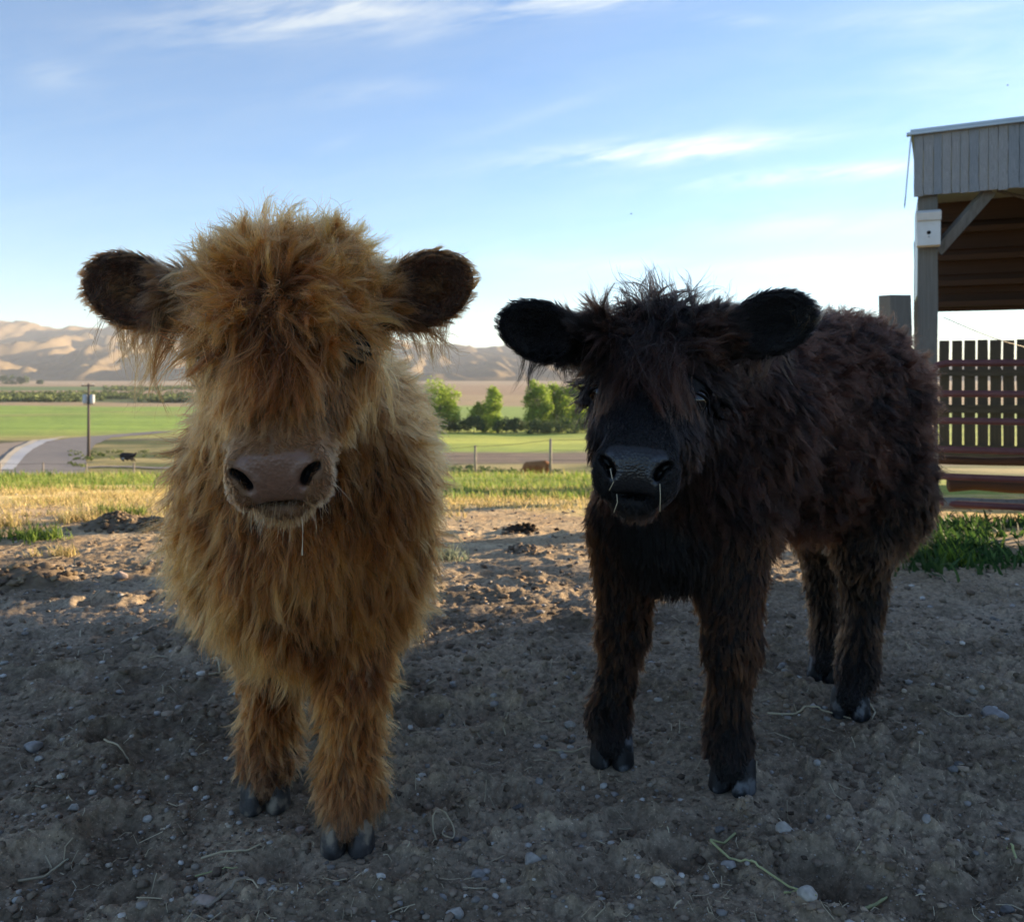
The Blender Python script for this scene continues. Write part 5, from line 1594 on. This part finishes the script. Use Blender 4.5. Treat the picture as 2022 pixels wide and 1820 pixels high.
# ------------------------------------------------------------------ small things on the ground
def grass(name, label, pts, hgt, wdt, cols, seed, lean=.35, blades=9, seg=3, spread=.035, trans=.4, wind=(-.25, .05)):
    """pts (n,2): tuft positions; curved tapering blades"""
    r = np.random.default_rng(seed)
    n_ = len(pts) * blades
    b = np.repeat(pts, blades, 0) + r.normal(size=(n_, 2)) * spread
    z = ground_z(b[:, 0], b[:, 1]) - .004
    th = np.repeat(r.uniform(.55, 1.25, len(pts)), blades) * r.uniform(.45, 1.15, n_) * hgt
    ang = r.uniform(0, 2 * math.pi, n_); ln = np.abs(r.normal(size=n_)) * lean
    d = np.stack([np.cos(ang) * ln + wind[0] * r.random(n_), np.sin(ang) * ln + wind[1]], 1)
    fa = r.uniform(0, math.pi, n_); w_ = np.stack([np.cos(fa), np.sin(fa)], 1) * wdt * r.uniform(.6, 1.4, (n_, 1))
    V = []
    for k in range(seg + 1):
        t = k / seg
        c = b + d * (t ** 1.7)[None] * th[:, None] if False else b + d * (t ** 1.7) * th[:, None]
        zz = z + th * (t - .22 * t * t * ln)
        if k < seg:
            ww = w_ * (1 - t * .75)
            V.append(np.concatenate([c - ww, zz[:, None]], 1)); V.append(np.concatenate([c + ww, zz[:, None]], 1))
        else: V.append(np.concatenate([c, zz[:, None]], 1))
    V = np.stack(V, 1); nv = V.shape[1]
    base = (np.arange(n_) * nv)[:, None]
    Fq = [base + np.array([[2 * k, 2 * k + 1, 2 * k + 3, 2 * k + 2]]) for k in range(seg - 1)]
    Ft = base + np.array([[2 * (seg - 1), 2 * (seg - 1) + 1, nv - 1]])
    cols = np.array(cols); ci = r.choice(len(cols), n_)
    # a tuft keeps roughly one tone
    tone = np.repeat(r.uniform(.7, 1.25, len(pts)), blades)[:, None] * r.uniform(.8, 1.2, (n_, 1))
    col = np.repeat((cols[ci] * tone)[:, None, :], nv, 1).reshape(-1, 3)
    F = ([np.concatenate(Fq)] if Fq else []) + [Ft]
    o = mesh_np(name, V.reshape(-1, 3), F, MAT_GRASS if trans else MAT_STRAW, col=col)
    if label: tag(o, label, 'grass', kind='stuff')
    return o
MAT_GRASS = mat('grass blade', (.8, .8, .8), (1, 1, 1), rough=.6, scale=2, bump=0, attr='col', trans=.45)
MAT_STRAW = mat('dry straw', (.36, .30, .19), (.50, .43, .29), rough=.6, scale=12, bump=0, spec=.35)

rg = np.random.default_rng(5)
def scat(n_, a0, a1, y0, y1, thr=.45, f=1.3, s=3, power=1.0):
    y = y0 + (y1 - y0) * rg.random(n_) ** power; x = rg.uniform(a0, a1, n_) * y
    k = fbm2(x * f, y * f, 3, s) > thr
    return np.stack([x[k], y[k]], 1)
DRYC = [(.58, .44, .19), (.68, .53, .26), (.50, .40, .16), (.38, .35, .12)]
GRNC = [(.15, .24, .04), (.22, .31, .05), (.30, .36, .08), (.10, .18, .04)]
P1 = scat(5200, -.68, .30, 5.2, 10.0, .40)
grass('dry_grass', 'band of short dry yellow grass past the bare dirt', P1, .055, .0035, DRYC, 1, lean=.8, blades=8, seg=2, spread=.05)
P2 = np.concatenate([scat(4200, -.68, -.15, 8.5, 24, .36), scat(3600, -.12, .26, 6.6, 20, .40, .8)])
grass('green_grass', 'green grass growing along the top of the slope', P2, .085, .006, GRNC + [(.38, .36, .12)], 2, lean=.5, blades=7, seg=2, spread=.10)
P3 = scat(2600, -.68, .25, 18, 42, .40, .3)
grass('tall_grass', 'longer grass around the foot of the wire fences', P3, .20, .016, GRNC + [(.34, .33, .10), (.40, .36, .14)], 3, lean=.35, blades=7, seg=2, spread=.22)
# weedy green growth under the gate, dark stems
P4 = np.concatenate([np.stack([rg.normal(1.95, .12, 190), rg.normal(4.1, .25, 190)], 1), np.stack([rg.uniform(2.2, 4.4, 80), rg.normal(4.95, .07, 80)], 1), np.stack([rg.normal(2.3, .18, 80), rg.normal(4.7, .15, 80)], 1)])
grass('weeds', 'leafy green weeds growing under the maroon gate', P4, .085, .010, [(.03, .075, .018), (.045, .10, .025), (.07, .13, .03)], 4, lean=1.0, blades=9, seg=3, spread=.07)

def tuft(label, px, py, n_, hgt, spread, cols, seed, wd=.003):
    k = CAMH / ((py - 742) / 1750.0); x = (px - 1011) / 1750 * k
    r = np.random.default_rng(seed)
    pts = np.stack([x + r.normal(size=n_) * spread, k + r.normal(size=n_) * spread * .6], 1)
    o = grass('grass_tuft', None, pts, hgt, wd, cols, seed, lean=.7, blades=10, seg=3, spread=.018)
    me = o.data
    tag(o, label, 'grass tuft', 'grass tufts on the dirt')
    return o
tuft('dense green grass tuft at the left edge of the dirt', 50, 1062, 46, .09, .10, GRNC, 21)
tuft('pale dry tuft behind the dense green tuft', 160, 1022, 26, .085, .07, DRYC, 22)
tuft('pale dry tuft in front of the dense green tuft', 120, 1098, 12, .07, .05, DRYC, 23)
tuft('yellow tuft at the far left edge above the green tuft', 12, 1030, 22, .10, .06, DRYC, 24)
tuft('small green tuft left of the dark clod mound', 205, 1004, 14, .08, .05, GRNC, 25)
tuft('small green tuft right of the dark clod mound', 258, 1002, 14, .08, .05, GRNC, 26)
tuft('pale dry tuft beside the blond calf flank at left', 318, 1035, 12, .08, .04, DRYC, 27)
tuft('grey green sage sprig right of the blond calf belly', 884, 1108, 16, .075, .05, [(.20, .24, .17), (.26, .29, .20)], 28)
tuft('bright green tuft catching the sun behind the black calf', 1885, 1112, 24, .085, .05, [(.12, .20, .02), (.2, .28, .03)], 29)

# stones and clods
def ico(level=1):
    import bmesh
    b = bmesh.new(); bmesh.ops.create_icosphere(b, subdivisions=level, radius=1.0)
    V = np.array([v.co[:] for v in b.verts]); F = np.array([[v.index for v in f.verts] for f in b.faces]); b.free(); return V, F
IV1, IF1 = ico(1); IV2, IF2 = ico(2); IV3, IF3 = ico(3)
MAT_STONE = mat('pebble stone', (.75, .75, .75), (1.1, 1.08, 1.05), rough=.75, scale=40, bump=.3, attr='col', dist=.002)
MAT_CLOD = mat('crumbly soil clod', (.7, .7, .7), (1.1, 1.1, 1.1), rough=1, scale=60, bump=.8, attr='col', spec=.1)

def scatter_lumps(name, label, n_, y0, y1, smin_, smax, cols, seed, m, rough=.25, sq=.6, sink=.25, spread=.72, cat=None, smooth=True):
    r = np.random.default_rng(seed)
    inv = 1 / y1 + (1 / y0 - 1 / y1) * r.random(n_); y = 1 / inv; x = r.uniform(-spread, spread, n_) * (y + .15)
    s = smin_ * (smax / smin_) ** (r.random(n_) ** 2.2)
    s = s * np.clip(y / 1.8, .9, 1.6)
    z = ground_z(x, y)
    nb = len(IV1)
    jit = 1 + r.uniform(-rough, rough, (n_, nb, 1))
    a = r.uniform(0, 6.28, n_); ca, sa = np.cos(a), np.sin(a)
    V = IV1[None] * jit * (s[:, None] * np.stack([r.uniform(.7, 1.3, n_), r.uniform(.7, 1.3, n_), sq * r.uniform(.7, 1.2, n_)], 1))[:, None, :]
    X = V[..., 0] * ca[:, None] - V[..., 1] * sa[:, None]; Y = V[..., 0] * sa[:, None] + V[..., 1] * ca[:, None]
    V = np.stack([X + x[:, None], Y + y[:, None], V[..., 2] + (z + s * sq * (1 - sink * 2) * .5)[:, None]], 2)
    F = (IF1[None] + (np.arange(n_) * nb)[:, None, None]).reshape(-1, 3)
    c = np.array(cols)[r.choice(len(cols), n_)] * r.uniform(.7, 1.3, (n_, 1))
    o = mesh_np(name, V.reshape(-1, 3), F, m, smooth=smooth, col=np.repeat(c, nb, 0))
    tag(o, label, cat, kind='stuff')
SOILC = [(.20, .155, .11), (.26, .20, .145), (.16, .12, .088), (.32, .25, .185)]
STONEC = [(.30, .28, .265), (.40, .38, .35), (.22, .20, .18), (.34, .29, .23), (.48, .46, .43)]
scatter_lumps('dirt_clods', 'crumbs and clods of dark soil all over the yard', 17500, 1.1, 6.5, .0018, .011, SOILC, 3, MAT_CLOD, .45, .6, smooth=False)
scatter_lumps('gravel', 'small grey pebbles scattered over the yard', 6500, 1.1, 7.5, .0013, .009, STONEC, 4, MAT_STONE, .12, .65)

STONES = [  # picture x, y (base), width in picture units, colour, label
    (945, 1722, 32, 0, 'rounded grey pebble at the bottom, left of its twin'), (1050, 1728, 36, 0, 'grey pebble tapering to the right at the bottom centre'),
    (898, 1796, 38, 1, 'egg shaped speckled stone near the bottom edge'), (945, 1812, 34, 3, 'flat pale stone on the bottom edge'),
    (1322, 1728, 34, 2, 'dark blocky stone below the black calf front hooves'), (1440, 1722, 40, 0, 'smooth oblong pale stone right of the dark blocky one'),
    (1595, 1808, 44, 1, 'round whitish stone with dirt on top at the bottom edge'), (405, 1795, 56, 3, 'broad pinkish stone on the bottom edge at left'),
    (66, 1482, 42, 0, 'large angular grey stone at the left edge'), (78, 1502, 20, 1, 'flat pebble below the large angular grey stone'),
    (278, 1572, 18, 0, 'upright bluish pebble above the pale wedge stone'), (291, 1608, 24, 1, 'pale wedge shaped stone in front of the blond calf at left'),
    (594, 1640, 22, 3, 'pale upright stone chip beside the blond calf big hoof'), (516, 1775, 22, 0, 'small pale stone by the long dry stalk'),
    (918, 1650, 34, 2, 'flat slate coloured stone right of the curled straw'), (1547, 1323, 26, 0, 'round grey pebble between the black calf legs'),
    (1965, 1408, 54, 0, 'big whitish flat stone at the right edge'), (1126, 1418, 26, 1, 'white pebble left of the black calf front hoof'),
    (1132, 1432, 18, 1, 'little white pebble just below the white pebble'), (1213, 1556, 18, 0, 'bluish pebble under the black calf left hoof'),
    (1550, 1660, 38, 1, 'angular whitish stone beside the green stalk'), (1420, 1642, 24, 2, 'dark blue pebble under the bend of the green stalk'),
    (1880, 1528, 24, 2, 'reddish grey pebble at the right side'), (1895, 1508, 22, 2, 'grey pebble touching the reddish one at right'),
    (1830, 1650, 26, 0, 'rough grey stone low at the right'), (1063, 1528, 20, 0, 'pale blue grey pebble in the middle of the yard'),
    (1024, 1556, 26, 2, 'dark flattened stone in the middle of the yard'), (1300, 1762, 18, 1, 'small white chip left of the bottom centre right'),
    (1300, 1772, 34, 1, 'whitish lumpy stone near the bottom right of centre'), (145, 1600, 24, 1, 'pale oval stone on the lower left'),
    (183, 1424, 18, 0, 'bluish stone on the left above the angular stone'), (240, 1425, 22, 1, 'tan oval stone on the left beside a bluish one'),
    (1150, 1666, 18, 0, 'small square pale pebble right of the twin pebbles'), (1988, 1788, 30, 2, 'grey stone in the bottom right corner'),
    (240, 1138, 34, 3, 'lit stone lying right on the shadow edge at left')]
def stone(px, py, wp, ci, label, seed):
    k = CAMH / ((py - 742) / 1750.0); x = (px - 1011) / 1750 * k
    s = wp / 1750 * k / 2
    r = np.random.default_rng(seed)
    V = IV3.copy()
    for _ in range(11):                      # knock flats off a ball to get a worn stone
        d = nrm(r.normal(size=(1, 3)))[0]; h_ = r.uniform(.50, .84)
        over = V @ d - h_; V = V - np.clip(over, 0, None)[:, None] * d[None] * .92
    V = V * (1 + .07 * vnoise3(V * 3.2, seed)[:, :1]) * np.array([1.08, r.uniform(.7, .95), r.uniform(.55, .8)])
    V[:, 0] *= s / np.abs(V[:, 0]).max() / s; V = V * s
    z = float(ground_z(np.array([x]), np.array([k]))[0])
    cols = [(.28, .265, .255), (.38, .355, .32), (.15, .145, .14), (.36, .28, .235)]
    tone = (.62 + .75 * noise3(V / s * 3.5, seed + 1))[:, None]
    o = mesh_np('stone', V, IF3, MAT_STONE, smooth=True, col=np.array([cols[ci]]) * tone)
    o.location = (x, k, z + s * .26); o.rotation_euler = (r.uniform(-.25, .25), r.uniform(-.2, .2), r.uniform(-.5, .5))
    tag(o, label, 'stone', 'loose stones lying on the yard')
for i, (px, py, wp, ci, lb) in enumerate(STONES): stone(px, py, wp, ci, lb, 300 + i)

# clod mound
def mound(label, px, py, wd, n_, seed, colr=SOILC):
    k = CAMH / ((py - 742) / 1750.0); x = (px - 1011) / 1750 * k
    r = np.random.default_rng(seed); V = []; F = []; C_ = []
    for i in range(n_):
        s = min(wd, .16) * r.uniform(.03, .11)
        d = r.normal(size=2) * wd * .35
        hh = max(0, wd * .22 - np.hypot(*d) * .35)
        v = IV2 * (1 + .62 * vnoise3(IV2 * 2.3 + i * 9, seed)[:, :1]) * s * np.array([1.1, 1, .75])
        z = float(ground_z(np.array([x + d[0]]), np.array([k + d[1]]))[0])
        F.append(IF2 + len(IV2) * i); V.append(v + np.array([x + d[0], k + d[1], z + hh + s * .3])); C_.append(np.repeat(np.array([colr[r.integers(len(colr))]]) * r.uniform(.8, 1.2), len(IV2), 0))
    base = np.stack(np.meshgrid(np.linspace(-1, 1, 24), np.linspace(-1, 1, 24)), 2).reshape(-1, 2)
    rr = np.hypot(*base.T); bx_ = x + base[:, 0] * wd * .62; by_ = k + base[:, 1] * wd * .5
    bz = ground_z(bx_, by_) + wd * .20 * np.clip(1 - rr ** 2, 0, 1) * (.6 + .8 * fbm2(bx_ * 22, by_ * 22, 3, seed)) - .006
    ii = np.arange(24 * 23).reshape(23, 24)[:, :-1].ravel(); qf = np.stack([ii, ii + 1, ii + 25, ii + 24], 1)
    V.append(np.stack([bx_, by_, bz], 1)); nb_ = sum(len(v) for v in V[:-1])
    C_.append(np.repeat(np.array([colr[0]]), len(base), 0))
    o = mesh_np('dirt_mound', np.concatenate(V), [np.concatenate(F), qf + nb_], MAT_CLOD, smooth=False, col=np.concatenate(C_)); tag(o, label, 'dirt mound', 'mounds of clods on the yard')
DRYS = [(.20, .15, .10), (.26, .20, .13), (.13, .10, .075)]
mound('broken mound of brown clods behind the left tufts', 232, 1032, .34, 90, 1, DRYS)
mound('low pile of clods right of the broken mound', 300, 1040, .26, 60, 2, DRYS)
mound('dark flat dung heap on the lit dirt between the calves', 1030, 1040, .16, 30, 3, [(.05, .035, .025)])
mound('small dark heap in the shade between the calves', 1030, 1092, .14, 30, 4)
mound('ridge of lit clods at the left edge', 50, 1150, .30, 60, 5, DRYS)
mound('dark heap right of the blond calf leg', 795, 1362, .09, 26, 6)
mound('lump of dried dung left of the curled straw', 905, 1600, .05, 22, 7)

# straw: the stalks one can pick out, then the litter
def gpt(px, py, up=.006):
    k = CAMH / ((py - 742) / 1750.0); x = (px - 1011) / 1750 * k
    return np.array([x, k, float(ground_z(np.array([x]), np.array([k]))[0]) + up])
def stalk(name, label, pts, r_, m, cat, group='dry stalks lying on the yard', sub=16, up=.006):
    P = [gpt(*p, up) for p in pts]; Q = []
    for i in range(len(P) - 1):
        for t in np.linspace(0, 1, sub)[:-1]:
            q = P[i] * (1 - t) + P[i + 1] * t
            Q.append(q + np.array([RNG.normal() * r_ * .12, RNG.normal() * r_ * .12, 0]))
    Q.append(P[-1])
    Q = [np.array([q[0], q[1], max(q[2], float(ground_z(np.array([q[0]]), np.array([q[1]]))[0]) + r_ * 1.4)]) for q in Q]
    Q = [Q[0]] + [np.array([*((Q[i - 1] + Q[i] + Q[i + 1]) / 3)[:2], max(Q[i - 1][2], Q[i][2], Q[i + 1][2])]) for i in range(1, len(Q) - 1)] + [Q[-1]]
    rad = np.interp(np.linspace(0, 1, len(Q)), [0, .8, 1], [r_, r_ * .8, r_ * .45])
    o = MB().tube(Q, list(rad), 6).build(name, m, None, smooth=True); tag(o, label, cat, group); return o
MAT_GSTALK = mat('green hay stalk', (.30, .33, .14), (.42, .42, .22), rough=.6, scale=9, bump=0)
MAT_TWIG = mat('grey twig', (.20, .165, .125), (.32, .27, .21), rough=.8, scale=20, bump=.1)
stalk('hay_stalk', 'long green hay stalk bent near its top, below the black calf', [(1452, 1650), (1428, 1668), (1402, 1690), (1440, 1712), (1500, 1742), (1560, 1780), (1612, 1812)], .0022, MAT_GSTALK, 'stalk')
stalk('hay_stalk', 'short greenish stalk crossing the end of the long bent one', [(1548, 1794), (1585, 1780), (1618, 1764)], .0016, MAT_GSTALK, 'stalk')
stalk('twig', 'long grey twig lying on the bottom edge left of centre', [(410, 1812), (455, 1780), (510, 1755), (553, 1728)], .0026, MAT_TWIG, 'twig')
stalk('twig', 'dry twig in two pieces on the left below the blond calf chest', [(240, 1283), (262, 1268), (290, 1250), (318, 1242)], .004, MAT_TWIG, 'twig')
stalk('straw', 'pale bent straw left of the blond calf legs', [(412, 1342), (434, 1333), (428, 1322), (418, 1312)], .0028, MAT_STRAW, 'straw')
stalk('straw', 'long pale straw at the lower left', [(36, 1703), (90, 1695), (136, 1683)], .0022, MAT_STRAW, 'straw')
stalk('straw', 'forked pale straw in front of the blond calf hooves', [(397, 1697), (440, 1690), (490, 1690), (515, 1682)], .0020, MAT_STRAW, 'straw')
stalk('straw', 'thin greenish straw below the forked pale one', [(385, 1726), (430, 1718), (470, 1722)], .0013, MAT_GSTALK, 'straw')
stalk('straw', 'short pale straw on the left beside the angular stone', [(205, 1488), (240, 1495), (262, 1503)], .0018, MAT_STRAW, 'straw')
stalk('straw', 'long straw in front of the black calf hind hoof', [(1515, 1413), (1560, 1412), (1620, 1409), (1680, 1424)], .0026, MAT_STRAW, 'straw')
stalk('straw', 'bent white straw leaning on the black calf hind hoof', [(1700, 1412), (1716, 1398), (1728, 1408), (1722, 1428)], .0026, MAT_STRAW, 'straw', up=.014)
stalk('straw', 'upright little straw at the lower right', [(1785, 1680), (1787, 1705)], .0018, MAT_STRAW, 'straw')
stalk('straw', 'pale straw lying near the black calf left hoof', [(1085, 1475), (1130, 1470), (1160, 1462)], .0022, MAT_STRAW, 'straw')
stalk('straw', 'curled loop of straw between the two calves', [(862, 1650), (852, 1632), (862, 1614), (880, 1622), (898, 1640), (895, 1656), (878, 1660), (872, 1645), (882, 1628)], .0016, MAT_STRAW, 'straw', sub=4)
stalk('leaf_blade', 'curled pale green leaf near the bottom right', [(1705, 1780), (1730, 1777), (1752, 1774)], .003, MAT_GSTALK, 'leaf')
stalk('leaf_blade', 'yellowish leaf at the right edge of the ground', [(1990, 1690), (2000, 1702), (2010, 1718)], .0026, MAT_GSTALK, 'leaf')
def litter(n_, seed):
    r = np.random.default_rng(seed)
    inv = 1 / 6.5 + (1 / 1.1 - 1 / 6.5) * r.random(n_); y = 1 / inv; x = r.uniform(-.7, .7, n_) * (y + .1)
    ln = .004 + .022 * r.random(n_) ** 2 * np.clip(y / 1.6, .8, 2); a = r.uniform(0, 6.28, n_); w_ = r.uniform(.0004, .0009, n_) * np.clip(y / 1.5, .8, 1.6)
    d = np.stack([np.cos(a), np.sin(a)], 1); q = np.stack([-np.sin(a), np.cos(a)], 1)
    c = np.stack([x, y], 1); bend = r.normal(size=n_) * .2
    V = []
    for t in (-1, 0, 1):
        p = c + d * (ln * t)[:, None] + q * (bend * ln * (t == 0))[:, None]
        z = ground_z(p[:, 0], p[:, 1]) + .0035 + r.random(n_) * .005
        V.append(np.concatenate([p - q * w_[:, None], z[:, None]], 1)); V.append(np.concatenate([p + q * w_[:, None], z[:, None] + w_[:, None]], 1))
    V = np.stack(V, 1).reshape(-1, 3)
    b = (np.arange(n_) * 6)[:, None]
    F = np.concatenate([b + np.array([[0, 1, 3, 2]]), b + np.array([[2, 3, 5, 4]])])
    o = mesh_np('straw_litter', V, F, MAT_STRAW); tag(o, 'tiny bits of straw and chaff over the dirt', 'straw litter', kind='stuff')
litter(1300, 77)

# hay in the black calf's mouth, drool drop, flies
def wisp(label, pts, r_, m, name='hay_wisp', cat='hay', group='hay wisps on the black calf muzzle'):
    o = MB().tube([at(*p) for p in pts], r_, 5).build(name, m, None, smooth=True); tag(o, label, cat, group); return o
wisp('straight white straw hanging from the right of the black calf mouth', [(1303, 955, 1.275), (1304, 980, 1.27), (1303, 1010, 1.27)], .0007, MAT_STRAW)
wisp('bent pale hay bit hanging below the black calf nostril', [(1205, 925, 1.262), (1209, 945, 1.258), (1211, 952, 1.256), (1203, 968, 1.256)], .0007, MAT_STRAW)
wisp('thin hay strands under the black calf chin at left', [(1218, 975, 1.29), (1219, 992, 1.29), (1212, 1012, 1.29)], .0006, MAT_STRAW)
wisp('clear drop hanging from the blond calf chin', [(596, 1020, 1.115), (598, 1050, 1.115), (597, 1078, 1.115), (597, 1096, 1.115)], [.0002, .0003, .0004, .0015], mat('wet drool', (.6, .5, .35), rough=.1, bump=0, spec=.8), 'drool_drop', 'drool', None)

MAT_FLY = mat('fly body', (.010, .010, .012), (.02, .02, .022), rough=.35, bump=0)
MAT_WING = mat('fly wing', (.25, .25, .27), rough=.3, bump=0, trans=.6)
def fly(label, px, py, Y, sz, rz, seed):
    c = at(px, py, Y); root = empty('fly', tuple(c), rz); tag(root, label, 'fly', 'flies around the calves')
    root.rotation_euler = (0, .5, rz)
    mb = MB()
    for (x, r1, r2) in ((-.45, .30, .2), (0, .34, .27), (.5, .5, .25)):
        mb.add(IV2 * np.array([r1, r2, r2]) * sz + np.array([x * sz, 0, 0]), IF2.tolist())
    mb.build('body', MAT_FLY, root, smooth=True)
    for s in (-1, 1):
        w_ = MB(); pts = [(0, 0, .2), (.5, s * .75, .45), (1.1, s * .8, .5), (1.2, s * .35, .4)]
        w_.add(np.array(pts) * sz, [(0, 1, 2, 3)]); w_.build('wing', MAT_WING, root)
    return root
fly('black fly sitting beside the blond calf cheek', 382, 762, 1.22, .0030, .8, 1)
fly('tiny fly in the air at the left of the blond calf ear', 167, 612, 1.6, .0022, .3, 2)
fly('fly in the sky above the black calf', 1247, 422, 1.9, .0026, 2.2, 3)
fly('fly in the sky near the right edge above the shed', 1990, 168, 2.2, .0030, 1.2, 4)
